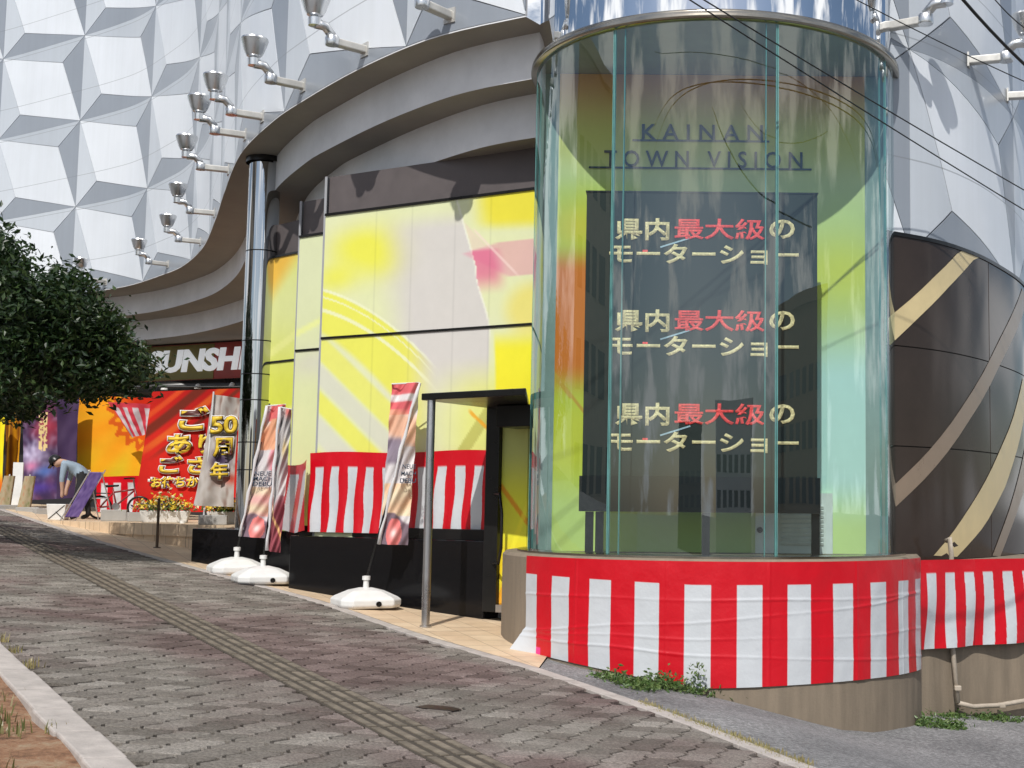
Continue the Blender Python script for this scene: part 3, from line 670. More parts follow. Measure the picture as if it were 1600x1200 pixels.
# ------------------------------------------------------------------ brown glossy wall on the right
def rpoly(name, u0, u1, z0, z1, off, mat, parent=bld): return panel(RC, RSD, [(u0, z0), (u1, z0), (u1, z1), (u0, z1)], mat, parent, name=name, step=.15)
ub = [ru(1392, 600, 3), ru(1546, 600, 3)]; ub.append(ub[1]+1.9); ub.append(ub[2]+1.9); ub.insert(0, max(.02, ub[0]-.9))
for z0, z1 in ((1.08, 2.235), (2.235, 3.255), (3.255, 4.4)):
    for a, b_ in zip(ub, ub[1:]): rpoly('cladding_panel', a, b_, z0, z1, 0, BROWNPANEL)
backing(RC, RSD, 0, RC.len-.1, 1.0, 4.41, -.022, DARK, 'wall_backing', bld)
m = MB(); vs = []
for i in range(61):
    q, n_ = wallpt(RC, RSD, RC.len*.7*i/60, .012); vs += [(q.x, q.y, 4.39), (q.x, q.y, 4.43)]
m.add(vs, [(2*i, 2*i+2, 2*i+3, 2*i+1) for i in range(60)]); m.build('cap_strip', BLACKPAINT, bld)
def rsee(px, py):                                              # sighted point on the brown wall: (u, z)
    d = _ray(px, py); best = None
    for k in range(600):
        u = RC.len*.8*k/599; q, _ = RC.at(u)
        if q.y > 19: break
        t2 = q.y/d.y; e = abs(d.x*t2-q.x)
        if best is None or e < best[0]: best = (e, u, d.z*t2+EYE)
    return best[1], best[2]
def ribbon(left, right, mat, name='gold_stripe', off=.006):
    L_ = [rsee(*q) for q in left]; R_ = [rsee(*q) for q in right]; vs = []; n = 14
    def interp(pts, k):
        k *= len(pts)-1; i = min(int(k), len(pts)-2); f_ = k-i; return tuple(x+(y-x)*f_ for x, y in zip(pts[i], pts[i+1]))
    for i in range(n+1):
        for pts in (L_, R_):
            u, z = interp(pts, i/n); q, _ = wallpt(RC, RSD, u, off); vs.append((q.x, q.y, min(z, 4.39)))
    m = MB(); m.add(vs, [(2*i, 2*i+1, 2*i+3, 2*i+2) for i in range(n)]); m.build(name, mat, bld, smooth=True)
ribbon([(1502, 388), (1460, 432), (1420, 470), (1388, 497)], [(1529, 396), (1484, 446), (1440, 492), (1390, 540)], GOLD)
ribbon([(1597, 450), (1556, 540), (1500, 640), (1440, 715), (1395, 760)], [(1603, 470), (1566, 560), (1512, 660), (1450, 742), (1398, 792)], TAUPE)
ribbon([(1598, 590), (1580, 660), (1550, 730), (1510, 800), (1458, 868)], [(1603, 625), (1592, 690), (1570, 760), (1538, 820), (1495, 870)], GOLD)
ribbon([(1601, 700), (1592, 740), (1575, 800), (1550, 868)], [(1604, 730), (1599, 765), (1583, 815), (1562, 870)], TAUPE)
# low concrete wall below it
lw = [(1.9, 12.9), (2.45, 13.25), (3.0, 13.62), (3.75, 14.02), (5.2, 14.8), (7.5, 16.2), (11, 18)]
m = MB(); m.prism([Vector(q) for q in lw]+[Vector((11, 19.5)), Vector((1.9, 14.6))], -1.2, 1.08); m.build('low_wall', CONCRETE, bld, bevel=.01)
# ------------------------------------------------------------------ glass showcase on its drum
tow = thing('glass_showcase', 'round glass showcase tower with chrome cap on a concrete drum', 'showcase', (DC.x, DC.y, 0))
m = MB(); m.lathe([(RD, -1.0), (RD, ZB-.03), (RD-.03, ZB), (0.01, ZB)], (DC.x, DC.y, 0), 96); m.build('drum', CONCRETE, tow, smooth='auto')
m = MB(); m.lathe([(RG+.10, ZB), (RG+.10, ZB+.02), (RG-.02, ZB+.03), (RG-.05, ZB+.0)], (DC.x, DC.y, 0), 96); m.build('sill', BRASS, tow, smooth='auto')
ZR = 6.05
af = math.atan2(-DC.y, -DC.x)                                   # direction from the axis to the viewer
def ca(px): return af+math.asin(max(-1, min(1, (px-1112)/286)))
gaps = [-1.75, -1.35, -.525, .315, 1.14, 1.75]
for a, b_ in zip(gaps, gaps[1:]):
    a0, a1 = af+a+.004, af+b_-.004; n = 14
    m = MB(); m.lathe([(RG, ZB+.02), (RG, ZR)], (DC.x, DC.y, 0), n, a0=a0, a1=a1); pane = m.build('pane', GLASS, tow, smooth=True)
    for e in (a0, a1):
        m = MB(); cx_, cy_ = DC.x+(RG-.009)*math.cos(e), DC.y+(RG-.009)*math.sin(e); m.box((cx_, cy_, (ZB+ZR)/2), (.022, .009, ZR-ZB-.03), e); m.build('pane_edge', GLASSEDGE, pane)
for a in gaps[1:-1]:                                            # a second glass edge line: the panes lap at the joints
    e = af+a+.055*(1 if a < 0 else -1); m = MB(); m.box((DC.x+(RG-.03)*math.cos(e), DC.y+(RG-.03)*math.sin(e), (ZB+ZR)/2), (.018, .008, ZR-ZB-.03), e); m.build('lap_edge', GLASSEDGE, tow)
m = MB(); m.lathe([(RG-.03, ZR), (RG+.05, ZR), (RG+.06, ZR+.018), (RG+.045, ZR+.036), (RG+.055, ZR+.054), (RG+.045, ZR+.078), (RG-.01, ZR+.085)], (DC.x, DC.y, 0), 128); m.build('ring', BRASS, tow, smooth=True)
m = MB(); m.lathe([(RG-.02, ZR+.075), (RG-.02, 10.4)], (DC.x, DC.y, 0), 128); m.build('cap', CAPCHROME, tow, smooth=True)
m = MB(); m.lathe([(.01, ZR+.005), (RG-.04, ZR+.005)], (DC.x, DC.y, 0), 64); m.build('ceiling', M('grey_ceiling', (.30, .32, .31), .7), tow)
YB = 13.25
bx0, bx1 = P(868, 500, YB).x, P(1352, 500, YB).x
def backart(u, v):
    x = 868+484*u; y = 92+770*v
    c = lerp3((226, 158, 92), (214, 206, 104), sm(92, 200, y)); c = lerp3(c, (214, 220, 160), sm(190, 280, y))
    if x < 1000:
        c = lerp3(c, (196, 214, 84), sm(240, 320, y)); c = lerp3(c, (232, 214, 60), blob(x, y, 900, 345, 60, 45)); c = lerp3(c, (240, 128, 40), sm(370, 420, y)*(1-sm(560, 640, y))); c = lerp3(c, (226, 222, 64), sm(570, 660, y)); c = lerp3(c, (212, 228, 130), sm(700, 800, y))
    else:
        c = lerp3(c, (206, 220, 150), sm(250, 330, y)); c = lerp3(c, (228, 226, 74), .9*blob(x, y, 1310, 415, 120, 60)); c = lerp3(c, (206, 236, 230), sm(470, 590, y)); c = lerp3(c, (212, 230, 150), sm(740, 830, y))
    if abs(y-(600+(x-880)*1.2)) < 5 and x < 950: c = (220, 170, 60)
    return c
bt = P(1112, 92, YB).z
grid_print('backdrop', 160, 200, lambda u, v: Vector((bx0+(bx1-bx0)*u, YB, ZR+(ZB-ZR)*v)), backart, Mprint('backdrop_print', .6, 1.0), tow, smooth=False)
for x0, x1 in ((DC.x-RG+.05, bx0), (bx1, DC.x+RG-.05)): MB().box(((x0+x1)/2, YB+.03, (ZB+ZR)/2), (abs(x1-x0), .04, ZR-ZB)).build('side_panel', TEALWALL, tow)
MB().box((DC.x, YB+.12, 4), (RG*2-.12, .15, 6)).build('rear_wall', BACKING, tow)
ytx = YB-.012
def tx(s, x0, x1, y, hpx):
    a, b_ = P(x0, y, ytx), P(x1, y, ytx); text('lettering', s, (a+b_)/2, (1, 0, 0), (0, 0, 1), (b_-a).length, hpx/FPX*YB, INKBLUE, tow, bold=.01)
tx('K A I N A N', 1003, 1192, 207, 26); tx('T O W N   V I S I O N', 944, 1254, 249, 27)
for x0, x1, y in ((988, 1202, 220), (920, 1268, 263)):
    a, b_ = P(x0, y, ytx), P(x1, y, ytx); MB().box(((a.x+b_.x)/2, ytx, (a.z+b_.z)/2), (b_.x-a.x, .01, .018)).build('lettering_rule', INKBLUE, tow)
# small louvred cupboard door at the foot of the backdrop
lx0, lx1 = P(1180, 820, YB).x, P(1300, 820, YB).x; lzt = P(1200, 770, YB).z
cab = MB().box(((lx0+lx1)/2, YB-.03, (ZB+lzt)/2), (lx1-lx0, .05, lzt-ZB)).build('cupboard_door', WHITEBOARD, tow)
for k in range(9):
    z = ZB+.10+k*.045; MB().box(((lx0+lx1)/2+.08, YB-.065, z), ((lx1-lx0)*.55, .02, .03), rot=Matrix.Rotation(rad(25), 3, 'X')).build('louvre_slat', WHITEBOARD, cab)
m = MB(); m.lathe([(.001, 0), (.03, 0), (.03, .02), (.001, .03)], (0, 0, 0), 12); kn = P(1187, 828, YB-.08); k_ = m.build('knob', BLACKPAINT, cab, world=False); k_.matrix_basis = Matrix.Translation(kn) @ Matrix.Rotation(rad(90), 4, 'X')
# ------------------------------------------------------------------ LED screen
YS = 12.45
led = thing('led_screen', 'tall dark LED screen with cream and red Japanese lettering inside the glass showcase', 'screen', (P(1100, 862, YS).x, YS, ZB))
a, b_ = P(917, 302, YS), P(1277, 302, YS); zt = (a.z+b_.z)/2; zb = P(1098, 745, YS).z; zl = P(1098, 801, YS).z; xc = (a.x+b_.x)/2; wd = b_.x-a.x
MB().box((xc, YS+.06, (zt+zb)/2), (wd, .12, zt-zb)).build('display_panel', LEDDARK, led)
MB().box((xc, YS+.06, zt+.008), (wd+.02, .13, .016)).build('top_edge', LEDBLACK, led)
MB().box((xc, YS+.05, (zb+zl)/2), (wd+.05, .16, zb-zl-.004)).build('lower_housing', LEDBLACK, led)
for px in (920, 936, 1103, 1275): x = P(px, 830, YS).x; MB().box((x, YS+.06, (ZB+zl)/2), (.075, .08, zl-ZB)).build('leg', LEDBLACK, led)
yt = YS-.006
def ledtx(s, x0, x1, y, hpx, mt, bold=.026):
    p0, p1 = P(x0, y, yt), P(x1, y, yt); return text('lettering', s, (p0+p1)/2, (1, 0, 0), (0, 0, 1), (p1-p0).length, hpx/FPX*YS, mt, led, bold=bold, extrude=.002)
for y1, y2 in ((358, 397), (501, 541), (647, 691)):
    ledtx('県内', 961, 1046, y1, 36, LEDCREAM); ledtx('最大級', 1054, 1195, y1, 34, LEDRED, .018); ledtx('の', 1202, 1242, y1, 31, LEDCREAM)
    ledtx('モーターショー', 952, 1248, y2, 32, LEDCREAM)
    q = P(1008, y2-5, yt); m = MB(); m.box((q.x, yt, q.z), (.05, .004, .02)); m.build('lettering', LEDRED, led)
    q = P(1055, y2-18, yt); m = MB(); m.box((q.x, yt, q.z), (.30, .004, .015), rot=Matrix.Rotation(rad(-18), 3, 'Y')); m.build('lettering', LEDWHITE, led)
# ------------------------------------------------------------------ red and white striped sheets
RED, WH = (200, 10, 30), (198, 202, 206)
def stripes(u_, v, period, start, band=.19):
    if v < band: return RED
    k = ((u_-start)/period) % 1.0
    return WH if k < .5 else RED
angs = (-.935, 1.28)
def drumcloth():
    def pos(u, v):
        a = angs[0]+(angs[1]-angs[0])*u; e = af+a; zbot = .06+.03*math.sin(a*2.2)
        q0 = DC+Vector((math.cos(e), math.sin(e)))*RD; g_ = apron_z(q0.x, q0.y)+.03; zbot = max(zbot, g_)
        z = 1.135+(zbot-1.135)*v
        rr = RD+.016+.010*noise.noise(Vector((a*3, z*2.2, 3)))+.006*noise.noise(Vector((a*14, z*4, 7)))
        for z0, k0 in ((.80, 0), (.47, 0), (.62, .16), (.33, -.10)): rr += .0075*math.exp(-((z-z0-k0*a+.03*noise.noise(Vector((a*2.5, z0, 1))))/.011)**2)*(.5+.5*noise.noise(Vector((a*1.7, z0*5, 8))))
        for a0_ in (-.6, -.18, .24, .66, 1.0): rr += .004*math.exp(-((a-a0_)/.006)**2)
        if u < .04 and v > .75: rr += .13*(v-.75)*4*(1-u/.04); e -= .035*(v-.75)*4*(1-u/.04)
        return Vector((DC.x+rr*math.cos(e), DC.y+rr*math.sin(e), z))
    def col(u, v):
        a = angs[0]+(angs[1]-angs[0])*u; c = stripes(a, v, .212, -.953, .185)
        if v > .9 and .028 < u < .055 and v > .9+(.0): c = (232, 60, 140) if c == RED and v > .93 else c
        return c
    o = grid_print('striped_sheet', 760, 120, pos, col, PLASTICCLOTH); props(o, 'red and white striped plastic sheet wrapped around the front of the round concrete drum', 'banner', 'red and white striped festival sheets')
drumcloth()
lwv = [Vector(q) for q in lw]
def poly_at(pts, d):
    for a, b_ in zip(pts, pts[1:]):
        l = (b_-a).length
        if d <= l: return a+(b_-a)*(d/l), (b_-a).normalized()
        d -= l
    return pts[-1], (pts[-1]-pts[-2]).normalized()
def rcpos(u, v):
    d = .48+u*4.6; q, t_ = poly_at(lwv, d); n_ = Vector((t_.y, -t_.x)); z = 1.10+((.22+.05*u)-1.10)*v
    sag = .03*math.sin(u*40+v*3)*v+.05*noise.noise(Vector((d*2.2, z*2, 1)))*v; return Vector((q.x+n_.x*(.095+sag), q.y+n_.y*(.095+sag), z))
o = grid_print('striped_sheet', 800, 50, rcpos, lambda u, v: stripes(u*4.6-.12*math.sin(v*2.4)*sm(.0, .5, u)*.6, v, .262, .14, .16), PLASTICCLOTH)
props(o, 'wrinkled red and white striped sheet along the low wall right of the drum', 'banner', 'red and white striped festival sheets')
ctp = PZ(755, 709, 2.2)
def pcpos(u, v):
    q = W1[0].lerp(W1[1], -.02+u*.80)+W1n*(.05+.02*noise.noise(Vector((u*9, v*2, 2)))+.012*math.sin(u*70)*v); return Vector((q.x, q.y, 2.2+(1.26-2.2)*v+.012*math.sin(u*9)*(1-v)))
o = grid_print('striped_sheet', 760, 40, pcpos, lambda u, v: stripes(u*2.62+.05*v+.01*math.sin(v*9+u*30), v, .262, .10, .19), PLASTICCLOTH)
props(o, 'red and white striped sheet hung low on the yellow printed wall beside the door', 'banner', 'red and white striped festival sheets')
def pc2(u, v):
    a_, b_ = W2[0]+Vector((-.1, .05)), W1[0]+Vector((-.05, -.05)); q = a_.lerp(b_, u)+W1n*(.06+.04*math.sin(u*7+v*2)); return Vector((q.x, q.y, 2.12+(1.28-2.12)*v-.05*math.sin(u*3.1)))
o = grid_print('striped_sheet', 60, 40, pc2, lambda u, v: stripes(u*.75+.25*v, v, .36, .32, .15), PLASTICCLOTH)
props(o, 'slack gathered end of red and white sheet in the wall setback behind the leaning flags', 'banner', 'red and white striped festival sheets')
# ------------------------------------------------------------------ entrance door and its canopy
pb_ = P(665, 965, 13.35); zf = fore_z(pb_.x, pb_.y)
door = thing('door', 'narrow black framed door with yellow printed leaf under the black canopy', 'door', (W1[0].lerp(W1[1], .88).x, W1[0].lerp(W1[1], .88).y, .45))
def onw(px, out): # point on the wall line (moved out) seen at px
    d = _ray(px, 780); a = W1[0]+W1n*out; k = (a.x*d.y-a.y*d.x)/(W1t.y*d.x-W1t.x*d.y); return a+W1t*k
d0, d1, d2, d3 = onw(757, .30), onw(778, .30), onw(826, .30), onw(772, .34)
dz0 = .46
def pbox(a, b_, z0, z1, th, mat, name, parent, bevel=0):
    m = MB(); m.prism([a, b_, b_-W1n*th, a-W1n*th], z0, z1); return m.build(name, mat, parent, bevel=bevel)
pbox(d0, d1, dz0, 2.68, .2, BLACKPAINT, 'frame', door, .006); pbox(d1, onw(822, .3), 2.46, 2.68, .2, BLACKPAINT, 'frame', door); pbox(d1, onw(822, .3), dz0, dz0+.08, .2, STEEL, 'threshold', door)
la, lb = onw(778, .24), onw(824, .24)
def doorart(u, v):
    c = lerp3((196, 204, 120), (232, 232, 60), sm(.1, .45, v)); c = lerp3(c, (246, 214, 40), sm(.55, .8, v)); c = lerp3(c, (244, 170, 50), sm(.8, .95, v)*(1-u*.5))
    c = lerp3(c, (240, 150, 30), (1-sm(.015, .025, abs(v-.32-.22*u)))*.8); c = lerp3(c, (250, 240, 60), (1-sm(.03, .05, abs(v-.95+.5*u)))*.7); return c
grid_print('door_leaf', 24, 80, lambda u, v: Vector((la.x+(lb.x-la.x)*u, la.y+(lb.y-la.y)*u, 2.46+(dz0+.08-2.46)*v)), doorart, PRINT, door, thick=.03)
h0 = onw(781, .40); m = MB(); m.tube([(h0.x, h0.y, 1.72), (h0.x+.03, h0.y-.03, 1.5), (h0.x+.03, h0.y-.03, 1.15), (h0.x, h0.y, .98)], .016, 8); m.build('pull_handle', BLACKPAINT, door, smooth=True)
for z in (1.72, .98): m = MB(); q = onw(772, .3); m.tube([(q.x, q.y, z), (h0.x, h0.y, z)], .014, 6); m.build('handle_bracket', BLACKPAINT, door)
can = thing('door_canopy', 'flat black canopy on one steel post in front of the narrow door', 'canopy', (pb_.x, pb_.y, zf))
tL = P(658, 620, 13.35); tz = tL.z; cw0, cw1 = onw(700, .03), onw(838, .03)
fr0 = Vector((tL.x, tL.y)); fr1 = P(822, 614, 12.6); fr1 = Vector((fr1.x, fr1.y))
m = MB(); m.prism([fr0, fr1, onw(824, .03), fr0-W1n*1.55], tz-.035, tz+.035); m.build('roof', BLACKPAINT, can, bevel=.01)
m = MB(); k0 = onw(772, .6); k1 = onw(826, .6); m.prism([k0, k1, k1-W1n*.5, k0-W1n*.5], tz-.27, tz-.04); m.build('header_box', BLACKPAINT, can, bevel=.01)
m = MB(); m.lathe([(.042, 0), (.042, tz-.03-zf)], (pb_.x, pb_.y, zf), 18); m.build('post', STEEL, can, smooth=True)
m = MB(); m.lathe([(.06, 0), (.06, .012), (.043, .014)], (pb_.x, pb_.y, zf), 18); m.build('post_foot', STEEL, can)
# ------------------------------------------------------------------ flag stands: water base, leaning pole, twisted flag
def base_parts(root):
    m = MB(); prev = None
    def ring(h, c, z): return [(x, y, z) for x, y in ((h, -h+c), (h, h-c), (h-c, h), (-h+c, h), (-h, h-c), (-h, -h+c), (-h+c, -h), (h-c, -h))]
    rs = [ring(.31, .10, 0), ring(.335, .11, .03), ring(.335, .11, .09), ring(.30, .10, .12), ring(.17, .06, .185), ring(.07, .025, .21)]; vs = [v for r in rs for v in r]
    fs = [(i*8+k, i*8+(k+1) % 8, (i+1)*8+(k+1) % 8, (i+1)*8+k) for i in range(len(rs)-1) for k in range(8)]+[tuple(range(7, -1, -1)), tuple(range(40, 48))]; m.add(vs, fs)
    bs = m.build('water_base', WHITEPLASTIC, root, world=False, bevel=.012)
    m = MB(); m.lathe([(.034, .20), (.03, .29), (.045, .295), (.045, .335), (.02, .34), (.001, .34)], n=14); m.build('socket', WHITEPLASTIC, bs, smooth='auto', world=False)
    m = MB(); m.lathe([(.001, .0), (.03, 0), (.03, .02)], n=10); pl = m.build('drain_plug', BLACKPAINT, bs, world=False); pl.matrix_basis = Matrix.Translation((.05, -.338, .05)) @ Matrix.Rotation(rad(90), 4, 'X')
def flagcol(kind):
    def f(u, v):
        c = lerp3((226, 222, 222), (205, 200, 204), .5+.5*math.sin(u*9+v*17))
        if kind == 0:
            if v < .18: c = lerp3(c, (224, 76, 74), 1-sm(.02, .05, abs(u-.6-.2*math.sin(v*30)))) if v > .12 else lerp3((224, 70, 72), c, 1-sm(.1, .2, u))
            if .10 < v < .34: c = lerp3(c, (236, 150, 100), (1-sm(.10, .2, abs(v-.25-.05*math.sin(u*9)))))
            if .34 < v < .5: c = lerp3(c, (228, 120, 138), 1-sm(.05, .16, abs(math.hypot((u-.95)*.5, v-.42)-.09)))
            if .62 < v < .84: c = lerp3(c, lerp3((244, 214, 160), (236, 150, 140), .5+.5*math.sin(v*46)), .8)
            if v > .80: c = lerp3(c, (92, 66, 84), sm(.84, .86, v+.03*math.sin(u*6)))
            if math.hypot((u-.45)*.5, (v-.93)*1.4) < .12: c = lerp3((232, 96, 92), (250, 216, 210), blob(u, v, .45, .93, .12, .03))
        elif kind == 1:
            c = lerp3(c, (176, 174, 172), .6); c = lerp3(c, (196, 160, 80), blob(u, v, .7, .28, .2, .06)*.9)
            if v > .60: c = lerp3(c, (120, 20, 34), sm(.60, .74, v+.2*(u-.5)))
            c = lerp3(c, (236, 176, 90), (1-sm(.01, .03, abs(v-.78-.2*(u-.4))))*.9); c = lerp3(c, (216, 80, 70), blob(u, v, .8, .02, .4, .04))
        else:
            if v < .2: c = lerp3((222, 62, 70), c, sm(.0, .2, u-.9+v)); c = lerp3(c, (236, 230, 230), 1-sm(.015, .03, abs(v-.09)))
            if .16 < v < .4: c = lerp3(c, (240, 160, 110), .8*(1-sm(.05, .14, abs(v-.27-.08*(u-.5)))))
            if .32 < v < .52 and u < .55: c = lerp3(c, (96, 80, 104), .85*(1-sm(.06, .10, abs(v-.42))))
            if .62 < v < .82: c = lerp3(c, lerp3((246, 222, 170), (244, 186, 130), .5+.5*math.sin(v*40+u*4)), .85)
            if v > .80: c = lerp3(c, (86, 64, 80), sm(.82, .84, v+.04*math.sin(u*5)))
            if math.hypot((u-.5)*.5, (v-.93)*1.4) < .13: c = lerp3((230, 90, 88), (248, 212, 205), blob(u, v, .5, .93, .12, .03))
        return lerp3(c, (226, 218, 216), .30)
    return f
def flagstand(bp, pole_top, cl, kind, label, D, grp='leaning advertising flags on white bases', txt=None, baserot=.5):
    z0 = fore_z(bp.x, bp.y); root = thing('flag_stand', label, 'flag', (bp.x, bp.y, z0), baserot, grp)
    base_parts(root); bot = Vector((bp.x, bp.y, z0+.30)); m = MB(); m.tube([bot, Vector(pole_top)+Vector((0, .06, 0))], .012, 8); m.build('pole', BLACKPAINT, root, smooth=True)
    TL, TR, BR, BL_ = cl
    cp = quadpos(TL, TR, BR, BL_, lambda u, v: .045*math.sin(u*6.2+v*2.5)+.02*math.sin(v*21+u*5)+.012*math.sin(v*47+u*19))
    fl = grid_print('flag_cloth', 40, 110, cp, flagcol(kind), PRINTCLOTH, root)
    m = MB(); m.tube([Vector(TL), Vector(TR)], .008, 6); m.build('crossbar', POLEWHITE, root)
    sv0, sv1 = (TR, BL_) if kind == 2 else (TL, BL_); m = MB(); off = Vector((0, -.07, 0)); m.tube([Vector(sv0).lerp(Vector(sv1), k/12)+off*(math.sin(k/12*3.14) if kind == 2 else .4)+Vector((.008*math.sin(k*2.1), 0, 0)) for k in range(13)], [.018+.006*math.sin(k*1.7) for k in range(13)], 8); m.build('sleeve', M('sleeve_cloth', (.62, .61, .62), .85), root, smooth=True)
    if txt:
        for k, (s, x0, x1, y) in enumerate(txt): a_, b_ = P(x0, y, D-.09), P(x1, y, D-.09); text('lettering', s, (a_+b_)/2, (b_-a_).normalized(), (0.05, 0, 1), (b_-a_).length, 7/FPX*D, INKBLUE, fl, bold=.015, extrude=.002)
    return root
def onfore(px, py):
    D = 12.0
    for _ in range(60):
        q = P(px, py, D); D += (q.z-fore_z(q.x, q.y))*4
    return P(px, py, D)
b3 = onfore(571, 948); D3 = b3.y
flagstand(b3, P(655, 598, D3-.05), (P(612, 600, D3), P(655, 598, D3), P(636, 852, D3), P(592, 850, D3)), 2, 'pale flag with red top leaning beside the canopy post, on a white base', D3, txt=[('NEUE', 629, 650, 729), ('MACH', 627, 650, 740), ('DEBU', 625, 650, 751)])
b1 = onfore(369, 896); D1 = b1.y
flagstand(b1, P(419, 630, D1), (P(418, 634, D1), P(447, 632, D1), P(428, 842, D1), P(376, 838, D1)), 0, 'wider leaning flag with pink circle beside the chrome column, on a white base', D1, txt=[('NEUE', 398, 424, 740), ('MACH', 396, 426, 748), ('DEBU', 395, 425, 756)])
b2 = onfore(410, 911); D2 = b2.y
flagstand(b2, P(440, 634, D2), (P(438, 636, D2), P(456, 640, D2), P(436, 864, D2), P(418, 860, D2)), 1, 'narrow rolled grey flag with dark red foot beside the chrome column, on a white base', D2)
# ------------------------------------------------------------------ floodlights on arms along the facade
def lamp_proto():
    r = thing('floodlight', '', 'floodlight', (0, 0, 0), 0, 'uplight floodlights on arms along the facade')
    m = MB(); m.box((.19, 0, 0), (.38, .10, .085)); m.build('arm', LAMPARM, r, world=False, bevel=.012)
    m = MB(); m.box((.005, 0, 0), (.02, .16, .16)); m.build('wall_plate', LAMPARM, r, world=False)
    m = MB(); m.lathe([(.001, -.055), (.075, -.055), (.08, -.04), (.08, .03), (.07, .05), (.001, .055)], (.41, 0, .01), 16); m.build('lower_joint', LAMPMETAL, r, world=False, smooth='auto')
    m = MB(); m.tube([(.41, 0, .06), (.50, 0, .15), (.62, 0, .155)], [.05, .055, .06], 10); m.build('elbow', LAMPMETAL, r, world=False, smooth=True)
    m = MB(); m.lathe([(.001, -.05), (.07, -.045), (.075, .04), (.05, .06), (.001, .06)], (.63, 0, .17), 16); m.build('upper_joint', LAMPMETAL, r, world=False, smooth='auto')
    m = MB(); m.lathe([(.05, .0), (.088, .015), (.115, .06), (.152, .17), (.165, .215), (.158, .235), (.15, .22), (.09, .06), (.001, .05)], (.63, 0, .23), 22); h = m.build('lamp_bowl', LAMPMETAL, r, world=False, smooth='auto')
    m = MB(); m.lathe([(.001, .21), (.15, .215)], (.63, 0, .23), 22); m.build('lens', M('lamp_lens', (.5, .52, .55), .1, var=0), h, world=False)
    return r
lp = None; LAMPS = [(703, 28), (570, 78), (473, 130), (410, 179), (383, 221), (357, 271), (335, 322), (313, 378), (262, 412), (165, 438)]
names = ['floodlight nearest the chrome cap, top cut off by the frame edge', 'floodlight second from the glass tower along the facade edge', 'floodlight third from the glass tower along the facade edge', 'floodlight fourth from the glass tower along the facade edge', 'floodlight fifth from the glass tower along the facade edge', 'floodlight sixth from the glass tower, above the chrome column', 'floodlight seventh from the glass tower along the facade edge', 'floodlight eighth from the glass tower along the facade edge', 'floodlight ninth from the glass tower, above the far soffit bend', 'farthest floodlight, half hidden behind the tree top']
def lsee(px, Z):
    best = None
    for k in range(1200):
        u = LC.len*.8*k/1199; q, _ = LC.at(u); v = Vector((q.x, q.y, Z-EYE)); x = CX+FPX*v.dot(_R)/v.dot(_F); e = abs(x-px)
        if best is None or e < best[0]: best = (e, u)
    return best[1]
for (px, py), nm in zip(LAMPS, names):
    u = lsee(px, 6.76); q, n_ = wallpt(LC, LSD, u, .0); ang = math.atan2(n_.y, n_.x)
    if u > 8: ang = math.atan2(-.10, -1)*1 if n_.y > -.2 else ang
    loc = (q.x, q.y, 6.78)
    if lp is None: lp = lamp_proto(); lp.location = loc; lp.rotation_euler = (0, 0, ang); lp['label'] = nm
    else: dup(lp, loc, ang, nm)
for px, nm in ((1386, 'floodlight on the wall just right of the chrome cap'), (1513, 'floodlight on the right facade crossed by the thick cable'), (1574, 'floodlight at the far right edge of the facade')):
    u = ru(px, 80, 6.55); q, n_ = wallpt(RC, RSD, u, 0); dup(lp, (q.x, q.y, 6.57), math.atan2(n_.y*.5, n_.x+.15), nm)
# ------------------------------------------------------------------ pipe on the right
def onlw(px, py, out=.05):
    d = _ray(px, py); best = None
    for k in range(500):
        q, t_ = poly_at(lwv, k*.012); n_ = Vector((t_.y, -t_.x)); q = q+n_*out; e = abs(d.x*q.y/d.y-q.x)
        if best is None or e < best[0]: best = (e, q, d.z*q.y/d.y+EYE)
    return Vector((best[1].x, best[1].y, best[2]))
pipe = thing('drain_pipe', 'beige plastic pipe running down the low wall and along its foot', 'pipe', onlw(1497, 1100))
pp = [onlw(1478, 845, .02), onlw(1484, 840, .08), onlw(1486, 868, .035), onlw(1488, 1005, .035), onlw(1497, 1098, .08)]
m = MB(); m.tube(pp, .026, 10); m.build('riser_pipe', PIPE, pipe, smooth=True)
pp = [onlw(1497, 1098, .08), onlw(1520, 1104, .1), onlw(1560, 1102, .1), onlw(1600, 1095, .1), onlw(1640, 1090, .1)]
m = MB(); m.tube(pp, .024, 10); m.build('foot_pipe', PIPE, pipe, smooth=True)
for q in (onlw(1496, 1075, .09), onlw(1565, 1102, .1)): m = MB(); m.box(q, (.07, .07, .05)); m.build('pipe_coupling', PIPE, pipe, bevel=.01)
m = MB(); q = PG(686, 1107); m.prism([(-.15, -.05), (-.10, -.075), (.11, -.07), (.15, .02), (.08, .08), (-.09, .075)], 0, .003); o = m.build('drain_cover', LEDBLACK); X = Vector((1, 0, GB)).normalized(); Y = Vector((0, 1, GC)).normalized(); Z = X.cross(Y); o.matrix_world = Matrix(((X.x, Y.x, Z.x, q.x), (X.y, Y.y, Z.y, q.y), (X.z, Y.z, Z.z, q.z+.003), (0, 0, 0, 1)))
props(o, 'small black plate lying on the pavers near the tactile strip', 'plate')
